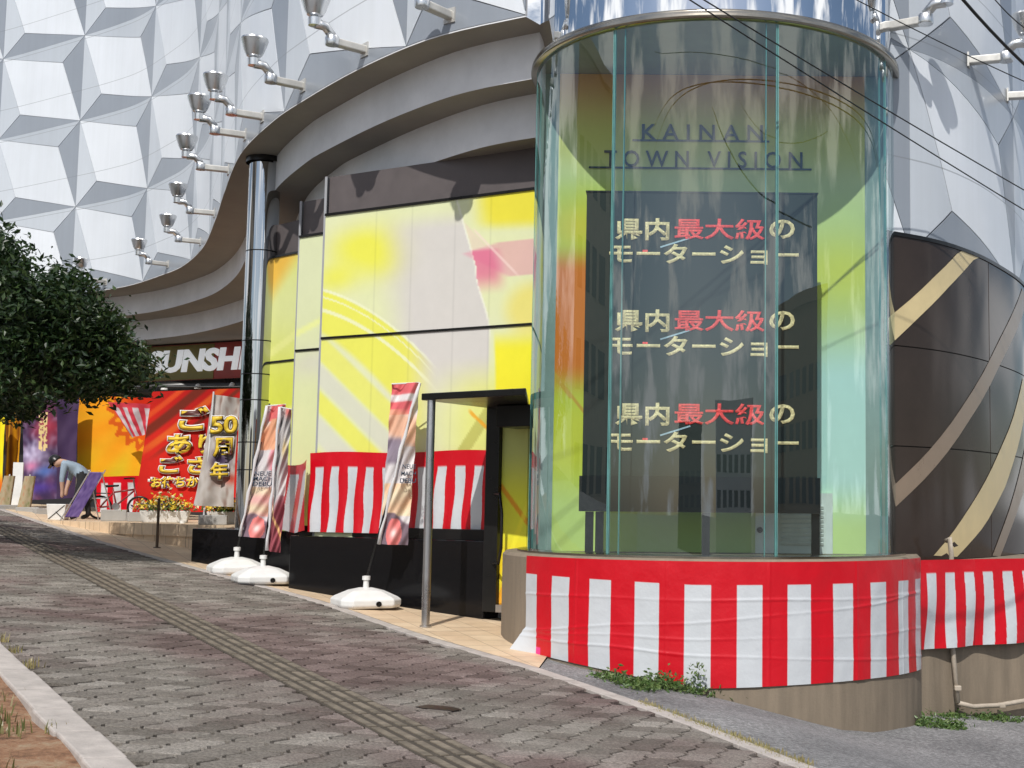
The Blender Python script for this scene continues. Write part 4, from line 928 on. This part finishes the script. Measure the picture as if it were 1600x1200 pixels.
# ------------------------------------------------------------------ overhead cables
def cable(p0, d0, p1, d1, r, label, t0=-3.2, t1=2.6):
    a, b_ = P(*p0, d0), P(*p1, d1); m = MB(); pts = []
    for k in range(25):
        s = t0+(t1-t0)*k/24; q = a.lerp(b_, s); q.z += .05*(s*s-s); pts.append(q)
    m.tube(pts, r, 6); o = m.build('overhead_cable', CABLE, smooth=True); props(o, label, 'cable', 'overhead cables crossing in front of the building')
cable((1078, 0), 10.6, (1600, 328), 14.0, .007, 'lower of the twin cables slanting across the glass tower'); cable((1100, 0), 10.6, (1600, 297), 14.0, .007, 'upper of the twin cables slanting across the glass tower')
cable((1360, 11), 11.0, (1600, 127), 12.0, .005, 'thin cable crossing the chrome cap edge and the right facade'); cable((1505, 0), 9.0, (1600, 100), 9.6, .012, 'thickest black cable in the upper right corner'); cable((1555, 0), 10.0, (1600, 43), 10.5, .005, 'thin short cable in the extreme upper right corner')

# ------------------------------------------------------------------ tree at the left
tree = thing('street_tree', 'dense dark green street tree whose crown fills the left edge', 'tree', (-10.9, 16.9, 1.0))
lm = MB(); rndt = random.Random(11)
sil = [(-20, 352), (20, 352), (38, 385), (52, 430), (85, 432), (120, 418), (150, 440), (176, 470), (202, 486), (196, 505), (214, 540), (245, 572), (238, 595), (200, 600), (158, 612), (110, 618), (60, 640), (0, 648), (-60, 640)]
sil = [(x-20 if x > 0 else x, y+5) for x, y in sil]
def inside(x, y):
    c = False
    for (x0, y0), (x1, y1) in zip(sil, sil[1:]+sil[:1]):
        if (y0 > y) != (y1 > y) and x < (x1-x0)*(y-y0)/(y1-y0)+x0: c = not c
    return c
cl = []
while len(cl) < 300:
    x, y = rndt.uniform(-60, 245), rndt.uniform(345, 648)
    if inside(x, y):
        sp = .35+1.6*max(0, 1-max(0, x)/260); cl.append(P(x, y, 16.9+rndt.uniform(-sp, sp)))
for _ in range(170):
    a = rndt.uniform(0, 6.28); r = 3.6*math.sqrt(rndt.random()); q = Vector((-12.6+r*math.cos(a)*.8, 16.9+r*math.sin(a)*.8, 3.9+rndt.uniform(-1.3, 1.5)*(1-(r/4.2)**2)))
    if q.x < -8.9: cl.append(q)
random.seed(5)
for q in cl:
    rr = rndt.uniform(.13, .27)
    for _ in range(100):
        v = Vector((random.gauss(0, 1), random.gauss(0, 1), random.gauss(0, .6)))*rr*.75; leaf(lm, q+v, .052, .9)
crown = lm.build('crown', LEAF, tree)
tm = MB(); tb_ = Vector((-10.9, 16.9, .9)); top = Vector((-10.8, 16.9, 3.0)); tm.tube([tb_, tb_.lerp(top, .5)+Vector((.06, 0, 0)), top], [.19, .15, .13], 10)
for q in rndt.sample(cl, 34):
    mid = top.lerp(q, .55)+Vector((0, 0, .25)); tm.tube([top+Vector((0, 0, -.1)), mid, q], [.07, .035, .008], 6)
tm.build('trunk', BARK, tree, smooth=True)
# weeds along the foot of the drum, dry grass along the edging
wm = MB()
def weedpatch(px0, px1, py0, py1, n, h):
    for _ in range(n):
        k = random.random(); x = px0+(px1-px0)*k; y = py0+(py1-py0)*k+random.gauss(0, 2.0); D = 11.0
        for _ in range(25):
            q = P(x, y, D); D += (q.z-apron_z(q.x, q.y))*3
        q = P(x, y, D); q.z = apron_z(q.x, q.y); hh = h*random.uniform(.3, 1)
        for _ in range(24): leaf(wm, q+Vector((random.gauss(0, .06), random.gauss(0, .06), abs(random.gauss(0, hh*.55)))), .024, .5)
weedpatch(935, 1010, 1056, 1078, 26, .08); weedpatch(1000, 1110, 1070, 1086, 46, .12); weedpatch(1105, 1240, 1084, 1112, 44, .08); weedpatch(1340, 1500, 1118, 1138, 60, .10); weedpatch(1400, 1600, 1112, 1128, 40, .06)
q = P(1085, 1085, 11.3); q.z = apron_z(q.x, q.y)
for k in range(70): leaf(wm, q+Vector((random.gauss(0, .035), random.gauss(0, .03), random.uniform(0, .26))), .02, .3)
q = P(1224, 1108, 11.6); q.z = apron_z(q.x, q.y)
for k in range(60): leaf(wm, q+Vector((random.gauss(0, .06), random.gauss(0, .03), random.uniform(0, .20))), .014, .3)
props(wm.build('weeds', WEED), 'green weeds growing along the foot of the drum', 'weeds', kind='stuff')
dm = MB()
for _ in range(330):
    x = random.uniform(1000, 1262); y = 1096+(x-1000)*.375+random.gauss(0, 2.5); q = PG(x, y); blades(dm, (q.x, q.y, apron_z(q.x, q.y)-.002), .03, 5, .03, .003)
for px, py in ((46, 1044), (20, 1020), (0, 1003), (95, 1150)):
    q = PG(px, py); blades(dm, q, .07, 22, .03, .005)
props(dm.build('dry_grass', DRY), 'thin yellowish dry grass along the pavement edging', 'grass', kind='stuff')


# ------------------------------------------------------------------ things on the terrace at the far left
def sheet(name, px4, D, col, nu, nv, label, cat, group=None, wave=.03, mat=PRINTCLOTH, parent=None):
    if isinstance(D, (int, float)): D = [D]*4
    c4 = [P(x, y, d) for (x, y), d in zip(px4, D)]
    o = grid_print(name, nu, nv, quadpos(*c4, lambda u, v: wave*math.sin(u*9+v*3)+wave*.6*noise.noise(Vector((u*5, v*6, D[0])))), col, mat, parent); 
    if label: props(o, label, cat, group)
    return o, c4
def redart(u, v):
    c = lerp3((206, 40, 30), (176, 26, 24), .5+.5*math.sin(u*3-v*4)); d = u*.7+v
    for c0, w_, cc_ in ((.34, .07, (90, 46, 30)), (.50, .05, (222, 110, 40)), (.62, .03, (96, 50, 34)), (.2, .04, (226, 90, 40))):
        c = lerp3(c, cc_, .75*(1-sm(w_*.5, w_, abs(d-c0)))*(1-sm(.42, .6, v)))
    return c
DR = 26.0
sh, c4 = sheet('hanging_sheet', [(238, 612), (392, 606), (392, 800), (207, 800)], DR, redart, 70, 90, 'big red sheet with yellow Japanese lettering hung above the flower trough', 'banner', None, .02)
YELP = M('yellow_lettering', (.80, .55, .04), .5); WHT_ = M('white_outline', (.8, .78, .74), .5); DKR = M('dark_outline', (.09, .02, .015), .5)
def jt(s_, px, py, w_, h_, D, parent, col=YELP, ol=True):
    c = P(px, py, D); W_, H_ = w_/FPX*D, h_/FPX*D
    if ol:
        text('lettering', s_, c+Vector((0, .012, 0)), (1, 0, .03), (0, 0, 1), W_*1.13, H_*1.13, WHT_, parent, bold=.10, extrude=.001)
        text('lettering', s_, c+Vector((0, .006, 0)), (1, 0, .03), (0, 0, 1), W_*1.05, H_*1.05, DKR, parent, bold=.06, extrude=.001)
    text('lettering', s_, c, (1, 0, .03), (0, 0, 1), W_, H_, col, parent, bold=.03, extrude=.001)
Dt = DR-.08
jt('ご', 303, 654, 46, 36, Dt, sh); jt('あ', 280, 694, 38, 30, Dt, sh); jt('り', 322, 694, 24, 30, Dt, sh); jt('ご', 267, 726, 36, 26, Dt, sh); jt('ざ', 312, 726, 36, 28, Dt, sh); jt('お待ちかね', 282, 753, 92, 17, Dt, sh)
def sunart(u, v):
    a = math.atan2(v-.15, u-.95); r = math.hypot((u-.95), (v-.15)*1.1); c = lerp3((240, 176, 30), (226, 196, 40), .5+.5*math.sin(a*13)); c = lerp3(c, (238, 140, 24), .6*(1-sm(.5, 1.0, v)))
    if r < .42: c = lerp3((196, 40, 14), (226, 90, 20), sm(.2, .4, r))
    if abs(r-.48-.05*math.cos(a*20)) < .05: c = (210, 92, 24)
    return c
sheet('hanging_sheet', [(120, 618), (246, 622), (236, 748), (120, 748)], 27.5, sunart, 60, 60, 'yellow sheet with orange sunburst behind the bending person', 'banner', None, .02)
o, _ = sheet('striped_sheet', [(150, 745), (226, 743), (222, 800), (150, 800)], 27.3, lambda u, v: stripes(u*1.0, v, .28, .1, .2), 60, 24, 'short red and white sheet below the sunburst sheet', 'banner', 'red and white striped festival sheets')
o, _ = sheet('striped_sheet', [(168, 628), (244, 632), (236, 676), (206, 684)], 26.6, lambda u, v: lerp3(stripes(u*1.0, v, .24, .02, .14), (190, 150, 150), .35), 60, 24, 'sagging corner of striped sheet draped over the sunburst sheet', 'banner', 'red and white striped festival sheets', .05)
def purp(u, v):
    n_ = noise.noise(Vector((u*5, v*8, 2))); c = lerp3((52, 36, 66), (84, 66, 96), .5+.5*n_)
    if u < .62:
        c = lerp3(c, (190, 60, 76), max(0, .8*blob(u, v, .45, .3, .25, .16)+.3*n_)); c = lerp3(c, (200, 190, 220), max(0, .9*blob(u, v, .18, .55, .3, .14)+.4*noise.noise(Vector((u*12, v*16, 5))))*(1 if v > .2 else 0)); c = lerp3(c, (90, 130, 210), .8*blob(u, v, .42, .72, .18, .06)); c = lerp3(c, (222, 130, 170), .8*blob(u, v, .16, .66, .14, .05))
        if .30 < u < .46 and .14 < v < .52 and noise.noise(Vector((u*30, v*26, 9))) > -.1: c = (226, 200, 140)
        c = lerp3(c, (90, 70, 170), .8*blob(u, v, .3, .88, .3, .06))
    return c
sheet('hanging_sheet', [(34, 630), (124, 612), (118, 778), (36, 782)], 27.0, purp, 70, 110, 'dark purple picture banner behind the bent person with cap', 'banner', None, .04)
sheet('hanging_sheet', [(8, 650), (34, 640), (30, 745), (6, 750)], 27.6, lambda u, v: lerp3((226, 160, 30), (120, 70, 20), .5+.5*math.sin(u*18)), 24, 30, 'narrow orange and brown cloth at the left edge', 'banner', None, .05)
sheet('hanging_sheet', [(-30, 648), (8, 650), (4, 770), (-30, 772)], 27.2, lambda u, v: lerp3((246, 226, 40), (230, 120, 40), sm(.7, .9, v)), 20, 30, 'bright yellow cloth cut by the left frame edge', 'banner', None, .03)
def rail(D, x0, x1, y0, y1, name, label): pass
# frame that carries the hung sheets
fr = thing('banner_frame', 'thin dark pipe frame that carries the hanging sheets on the terrace', 'frame', P(180, 806, 27.8))
for px in (-40, 30, 122, 246, 400):
    a_ = P(px, 600, 27.9); MB().tube([(a_.x, a_.y, TZ), (a_.x, a_.y, a_.z)], .022, 8).build('upright', BLACKPAINT, fr)
a_, b_ = P(-60, 606, 27.9), P(420, 604, 27.9); MB().tube([a_, b_], .02, 8).build('top_rail', BLACKPAINT, fr)
# anniversary flag on a concrete block
def ann(u, v):
    c = lerp3((176, 166, 156), (206, 200, 196), .5+.5*noise.noise(Vector((u*9, v*14, 1)))); c = lerp3(c, (120, 84, 70), max(0, noise.noise(Vector((u*7, v*12, 6))))*.9*sm(.2, .4, u)); c = lerp3(c, (60, 40, 80), .8*blob(u, v, .55, .58, .25, .06)); c = lerp3(c, (200, 60, 40), .7*blob(u, v, .9, .75, .3, .05)); return c
DA = 20.6
def terr(px, py, D): q = P(px, py, D); q.z = TZ; return q
af_ = thing('flag_stand', 'rolled fiftieth anniversary flag on a concrete block right of the red sheet', 'flag', terr(330, 812, DA))
fc, _ = sheet('flag_cloth', [(332, 616), (374, 622), (366, 792), (302, 790)], DA, ann, 40, 90, None, None, None, .05, PRINTCLOTH, af_)
jt('50', 350, 664, 42, 28, DA-.07, fc); jt('周', 348, 699, 30, 30, DA-.07, fc); jt('年', 342, 736, 28, 26, DA-.07, fc)
a_, b_ = P(318, 812, DA), P(334, 612, DA); MB().tube([a_, b_], .014, 8).build('pole', POLEWHITE, af_)
q = P(333, 811, DA); MB().box((q.x, q.y, TZ+.075), (.42, .3, .15), .3).build('block', GREYBLOCK, af_, bevel=.012)
# flower troughs
def trough(px, D, label, seed, w_=.75):
    q = terr(px, 812, D); r = thing('flower_trough', label, 'planter', q, .25, 'flower troughs on the terrace'); rr = random.Random(seed); h = w_/2
    m = MB(); m.add([(-h, -.11, 0), (h, -.11, 0), (h, .11, 0), (-h, .11, 0), (-h*1.12, -.16, .2), (h*1.12, -.16, .2), (h*1.12, .16, .2), (-h*1.12, .16, .2)], [(3, 2, 1, 0), (0, 1, 5, 4), (1, 2, 6, 5), (2, 3, 7, 6), (3, 0, 4, 7), (4, 5, 6, 7)]); m.build('box', WHITEPLASTIC, r, world=False, bevel=.012)
    lv = MB(); random.seed(seed)
    for _ in range(420): x = rr.gauss(0, h*.62); leaf(lv, (x, rr.gauss(0, .12), .2+abs(rr.gauss(0, .11))*(1-.5*abs(x)/h)), .035, .4)
    lv.build('leaves', WEED, r, world=False, kind='stuff')
    for cn, cc_, n_ in (('yellow', (.75, .55, .05), 150), ('cream', (.78, .72, .45), 60), ('violet', (.09, .03, .16), 28), ('orange', (.75, .25, .04), 14)):
        fm = MB()
        for _ in range(n_):
            x = rr.gauss(0, h*.62); p_ = (x, rr.gauss(-.05, .13), .24+abs(rr.gauss(.05, .12))*(1-.5*min(1, abs(x)/h))); 
            for _ in range(3): leaf(fm, Vector(p_)+Vector((rr.gauss(0, .012), rr.gauss(0, .012), rr.gauss(0, .012))), .034, .8)
        fm.build('flowers', M('petal_'+cn, cc_, .7, var=.15), r, world=False, kind='stuff')
trough(258, 22.3, 'white trough of yellow flowers in front of the red sheet', 21, .70); trough(352, 21.6, 'flowers and white trough between the anniversary flag and the chrome column', 22, .5)
# concrete blocks
for i, (px, D, w_, h_, lb) in enumerate(((45, 25.5, .42, .22, 'concrete block at the foot of the purple banner'), (178, 23.5, .42, .2, 'pale concrete block in front of the bicycle'), (215, 23.2, .34, .16, 'low concrete block left of the flower trough'), (66, 25.2, .3, .2, 'grey block left of the white bucket'), (8, 25.6, .45, .26, 'concrete block at the left frame edge'))):
    q = terr(px, 810, D); o = MB().box((0, 0, h_/2), (w_, .3, h_)).build('concrete_block', GREYBLOCK, bevel=.012); o.location = q; o.rotation_euler = (0, 0, .2+i*.15); props(o, lb, 'block', 'concrete blocks on the terrace')
# furled small flags at the left edge
for i, (px, lb) in enumerate(((8, 'furled floral flag on a short pole at the left frame edge'), (40, 'furled floral flag on a short pole beside the purple banner'))):
    q = terr(px-6, 808, 25.6); r = thing('furled_flag', lb, 'flag', q, 0, 'furled floral flags'); MB().tube([(0, 0, 0), (.12, 0, .85)], .014, 8).build('pole', POLEWHITE, r, world=False)
    m = MB(); 
    pos = lambda u, v: Vector((.12-.10*v+(.10+.03*v)*math.cos(u*6.283), (.07)*math.sin(u*6.283)+.01*math.sin(u*31), .82-.72*v))
    grid_print('flag_cloth', 24, 30, pos, lambda u, v: lerp3((176, 160, 130), lerp3((120, 130, 80), (190, 120, 90), .5+.5*math.sin(u*20)), max(0, noise.noise(Vector((math.cos(u*6.28)*3, math.sin(u*6.28)*3, v*9+px)))*1.4)), PRINTCLOTH, r, world=False)
o = MB().box((0, 0, .55), (.20, .03, 1.1)).build('white_board', WHITEBOARD); o.location = terr(25, 800, 26.2); props(o, 'narrow white board standing at the left edge beside the purple banner', 'board')
o = MB().box((0, 0, .30), (.30, .02, .42)).build('white_board', WHITEBOARD, bevel=.004); o.location = P(130, 750, 27.35)-Vector((0, 0, .30)); props(o, 'small white notice board pinned behind the bent person', 'board')
# white bucket with crossed straps
bk = thing('bucket', 'white square bucket in front of the bending person', 'bucket', terr(91, 812, 24.0), .1)
m = MB(); m.add([(-.14, -.12, 0), (.14, -.12, 0), (.14, .12, 0), (-.14, .12, 0), (-.17, -.15, .29), (.17, -.15, .29), (.17, .15, .29), (-.17, .15, .29)], [(3, 2, 1, 0), (0, 1, 5, 4), (1, 2, 6, 5), (2, 3, 7, 6), (3, 0, 4, 7), (4, 5, 6, 7)]); m.build('pail', WHITEPLASTIC, bk, world=False, bevel=.01)
m = MB(); m.tube([(-.13, -.128, .02), (.15, -.152, .27)], .007, 5); m.build('strap', DARK, bk, world=False); m = MB(); m.tube([(.13, -.13, .02), (0, -.148, .15)], .007, 5); m.build('strap', DARK, bk, world=False)
# easel sign leaning beside the person
es = thing('easel_sign', 'purple picture board on an aluminium easel beside the bending person', 'sign', terr(140, 812, 23.6), 0)
pa_, pb2 = Vector((-.22, -.05, .06)), Vector((.22, .0, .86))
grid_print('board', 20, 40, lambda u, v: pb2.lerp(pa_, v)+Vector((-.16+.05*v+u*.20, u*.10-.2, 0)), lambda u, v: lerp3((150, 130, 190), (70, 50, 120), .5+.5*noise.noise(Vector((u*5, v*8, 3)))), PRINT, es, world=False, thick=.02)
for x in (0, 1): MB().tube([(-.42+x*.22, -.22+x*.1, .0), (.06+x*.22, -.2+x*.1, .9)], .012, 6).build('leg', ALU, es, world=False)
for x in (0, 1): MB().tube([(.02+x*.22, -.15, .86), (.12+x*.26, .1, 0)], .012, 6).build('leg', ALU, es, world=False)
MB().tube([(.03, 0, .4), (.30, 0, .4)], .01, 6).build('crossbar', ALU, es, world=False)
# bicycle
bi = thing('bicycle', 'small dark bicycle parked in front of the short striped sheet', 'bicycle', terr(186, 806, 25.4), .15)
for x in (-.36, .36):
    m = MB(); m.tube([(x+.21*math.cos(a*math.pi/10), 0, .23+.21*math.sin(a*math.pi/10)) for a in range(21)], .022, 6, cap=False); wh = m.build('wheel', BLACKPAINT, bi, world=False, smooth=True)
    m = MB()
    for k in range(6): m.tube([(x, 0, .23), (x+.2*math.cos(k*1.047), 0, .23+.2*math.sin(k*1.047))], .003, 4)
    m.build('spokes', STEEL, wh, world=False)
m = MB()
for a_, b_ in (((-.36, 0, .23), (-.06, 0, .27)), ((-.06, 0, .27), (-.14, 0, .60)), ((-.06, 0, .27), (.26, 0, .56)), ((-.12, 0, .52), (.25, 0, .58)), ((-.36, 0, .23), (-.12, 0, .52)), ((.26, 0, .62), (.36, 0, .23))): m.tube([a_, b_], .018, 6)
m.build('frame', M('bicycle_red', (.20, .02, .02), .35), bi, world=False, smooth=True)
m = MB(); m.add([(-.28, -.07, .66), (-.28, .07, .66), (-.02, .02, .67), (-.02, -.02, .67), (-.27, -.06, .61), (-.27, .06, .61), (-.03, .015, .63), (-.03, -.015, .63)], [(0, 3, 2, 1), (4, 5, 6, 7), (0, 1, 5, 4), (1, 2, 6, 5), (2, 3, 7, 6), (3, 0, 4, 7)]); m.build('saddle', BLACKPAINT, bi, world=False, bevel=.02)
MB().tube([(.12, -.24, .78), (.22, -.1, .80), (.23, .1, .80), (.12, .24, .78)], .014, 6).build('handlebar', BLACKPAINT, bi, world=False); MB().tube([(.26, 0, .60), (.23, 0, .80)], .015, 6).build('stem', STEEL, bi, world=False); MB().box((-.34, 0, .50), (.26, .22, .02)).build('rack', BLACKPAINT, bi, world=False)
MB().lathe([(.001, -.02), (.07, -.02), (.07, .02), (.001, .02)], n=14).build('crank', STEEL, bi, world=False).matrix_basis = Matrix.Translation((-.06, -.03, .25)) @ Matrix.Rotation(rad(90), 4, 'X')
# thin post on the forecourt
q = onfore(245, 856); tp_ = thing('rope_post', 'thin brown rusty post standing alone on the tiled forecourt', 'post', (q.x, q.y, fore_z(q.x, q.y)))
MB().lathe([(.022, 0), (.02, .72), (.026, .73), (.001, .75)], n=10).build('shaft', RUST, tp_, world=False, smooth='auto'); MB().lathe([(.06, 0), (.05, .012), (.02, .014)], n=12).build('foot', RUST, tp_, world=False)
q = onfore(284, 846); ob = thing('parasol_base', 'spare white water base standing behind the black plinth', 'base', (q.x, q.y, fore_z(q.x, q.y)), .3); base_parts(ob)
# ------------------------------------------------------------------ person bending over the bucket
def person():
    q = terr(122, 810, 24.4); r = thing('person', 'person in grey shirt, black trousers and black cap bending over a white bucket', 'person', q, 0)
    J = {'pel': (.10, 0, .80, .135), 'wai': (-.03, 0, .92, .125), 'che': (-.20, 0, 1.02, .145), 'nek': (-.33, 0, 1.06, .065), 'hed': (-.43, 0, 1.05, .095), 'crn': (-.50, 0, 1.03, .085),
         'shL': (-.22, -.17, 1.0, .075), 'elL': (-.24, -.20, .74, .05), 'wrL': (-.24, -.16, .52, .035), 'haL': (-.245, -.155, .45, .038), 'fiL': (-.25, -.15, .40, .02),
         'shR': (-.22, .17, 1.0, .075), 'elR': (-.28, .20, .76, .05), 'wrR': (-.30, .12, .56, .035), 'haR': (-.30, .11, .49, .038), 'fiR': (-.30, .10, .44, .02),
         'hiL': (.10, -.10, .76, .10), 'knL': (.02, -.12, .44, .07), 'anL': (.05, -.12, .09, .05), 'toL': (-.10, -.13, .035, .04),
         'hiR': (.10, .10, .76, .10), 'knR': (.07, .13, .44, .07), 'anR': (.13, .14, .09, .05), 'toR': (-.02, .15, .035, .04)}
    Ed = ['pel wai', 'wai che', 'che nek', 'nek hed', 'hed crn', 'che shL', 'shL elL', 'elL wrL', 'wrL haL', 'haL fiL', 'che shR', 'shR elR', 'elR wrR', 'wrR haR', 'haR fiR', 'pel hiL', 'hiL knL', 'knL anL', 'anL toL', 'pel hiR', 'hiR knR', 'knR anR', 'anR toR']
    ks = list(J); me = bpy.data.meshes.new('body'); me.from_pydata([J[k][:3] for k in ks], [tuple(ks.index(x) for x in e.split()) for e in Ed], [])
    o = bpy.data.objects.new('body', me); COL.objects.link(o); sm_ = o.modifiers.new('skin', 'SKIN')
    for i, k in enumerate(ks):
        sv = me.skin_vertices[0].data[i]; sv.radius = (J[k][3],)*2; sv.use_root = (k == 'pel')
    o.modifiers.new('sub', 'SUBSURF').levels = 2
    dg = bpy.context.evaluated_depsgraph_get(); dg.update(); m2 = bpy.data.meshes.new_from_object(o.evaluated_get(dg)); bpy.data.objects.remove(o)
    for mt in (M('skin_tone', (.45, .27, .19), .6), M('grey_shirt', (.26, .33, .40), .85), M('black_trousers', (.012, .012, .014), .85), M('dark_shoes', (.02, .02, .02), .6)): m2.materials.append(mt)
    def dist(p_, a, b_):
        a, b_ = Vector(a), Vector(b_); t_ = max(0, min(1, (p_-a).dot(b_-a)/(b_-a).length_squared)); return (p_-a.lerp(b_, t_)).length
    SEG = [(e.split(), 2 if e.split()[0] in ('pel', 'hiL', 'hiR', 'knL', 'knR') and e != 'pel wai' else 1 if e in ('pel wai', 'wai che', 'che shL', 'che shR', 'shL elL', 'shR elR') else 3 if 'to' in e else 0) for e in Ed]
    for p_ in m2.polygons:
        c = p_.center; b_ = min(SEG, key=lambda s_: dist(c, J[s_[0][0]][:3], J[s_[0][1]][:3])-.5*(J[s_[0][0]][3]+J[s_[0][1]][3])); p_.material_index = b_[1]; p_.use_smooth = True
    m2.name = 'body'; link('body', m2, r, False)
    m = MB(); m.lathe([(.001, .12), (.05, .112), (.09, .08), (.112, .02), (.112, -.03)], n=18); cp_ = m.build('cap', BLACKPAINT, r, smooth=True, world=False); cp_.matrix_basis = Matrix.Translation((-.475, 0, 1.085)) @ Matrix.Rotation(rad(-50), 4, 'Y')
    m = MB(); m.add([(-.10, -.07, 0), (-.10, .07, 0), (-.18, .05, -.01), (-.18, -.05, -.01), (-.10, -.07, .012), (-.10, .07, .012), (-.18, .05, .0), (-.18, -.05, .0)], [(0, 1, 2, 3), (4, 7, 6, 5), (0, 4, 5, 1), (1, 5, 6, 2), (2, 6, 7, 3), (3, 7, 4, 0)]); m.build('visor', BLACKPAINT, cp_, world=False)
    for s_ in (-1, 1): m = MB(); m.lathe([(.001, .012), (.01, .008), (.012, 0), (.001, -.012)], (-.475, s_*.04, .985), 8); m.build('eye', DARK, r, world=False)
    m = MB(); m.lathe([(.001, .02), (.014, .0), (.001, -.02)], (-.50, 0, .955), 8); m.build('nose', bpy.data.materials['skin_tone'], r, world=False)
person()
# ------------------------------------------------------------------ buildings across the street, seen mirrored in the chrome and glass
def street_building(name, alpha0, alpha1, r, h, depth, wallmat, floors, bays, label, wmat):
    a0, a1 = rad(alpha0), rad(alpha1); p0 = Vector((r*math.sin(a0), -r*math.cos(a0))); p1 = Vector((r*math.sin(a1), -r*math.cos(a1))); t_ = (p1-p0).normalized(); n_ = Vector((t_.y, -t_.x)); mid = (p0+p1)/2
    if n_.dot(mid) < 0: n_ = -n_
    root = thing(name, label, 'building', (mid.x, mid.y, -2.4), 0, 'buildings across the street'); Lw = (p1-p0).length
    m = MB(); m.prism([p0, p1, p1+n_*depth, p0+n_*depth], -2.4, h); wl_ = m.build('wall', wallmat, root)
    m = MB(); m.prism([p0-n_*.3-t_*.3, p1-n_*.3+t_*.3, p1+n_*(depth+.3)+t_*.3, p0+n_*(depth+.3)-t_*.3], h, h+.5); m.build('parapet', wallmat, root)
    wme = None; fh = (h-3)/floors; bw = Lw/bays
    for f_ in range(floors):
        for b_ in range(bays):
            c = p0+t_*((b_+.5)*bw)-n_*.03; z = 1.2+f_*fh+fh*.5
            if wme is None: o = MB().box((0, 0, 0), (bw*.62, .1, fh*.5)).build('window', wmat, root, world=False); wme = o.data
            else: o = bpy.data.objects.new('window', wme); COL.objects.link(o); o.parent = root
            o.matrix_basis = Matrix.Translation(Vector((c.x-mid.x, c.y-mid.y, z+2.4))) @ Matrix.Rotation(math.atan2(t_.y, t_.x), 4, 'Z')
WIN = M('dark_window', (.03, .04, .05), .08, var=0)
street_building('office_block', 2, 30, 42, 6.5, 10, M('white_render', (.78, .77, .74), .8), 2, 6, 'white office block across the street, mirrored in the glass', WIN)
street_building('apartment_block', -26, -9, 44, 5.5, 10, M('dark_render', (.16, .14, .12), .8), 2, 4, 'dark apartment block across the street, mirrored in the chrome', WIN)
street_building('brick_block', 46, 92, 34, 9, 10, M('brown_tiles', (.34, .24, .15), .8), 3, 9, 'brown tiled block to the right of the street, mirrored in the chrome', WIN)
street_building('tan_block', -118, -84, 30, 15, 8, M('tan_render', (.50, .42, .32), .8), 4, 6, 'tan block down the street on the left, mirrored in the column', WIN)
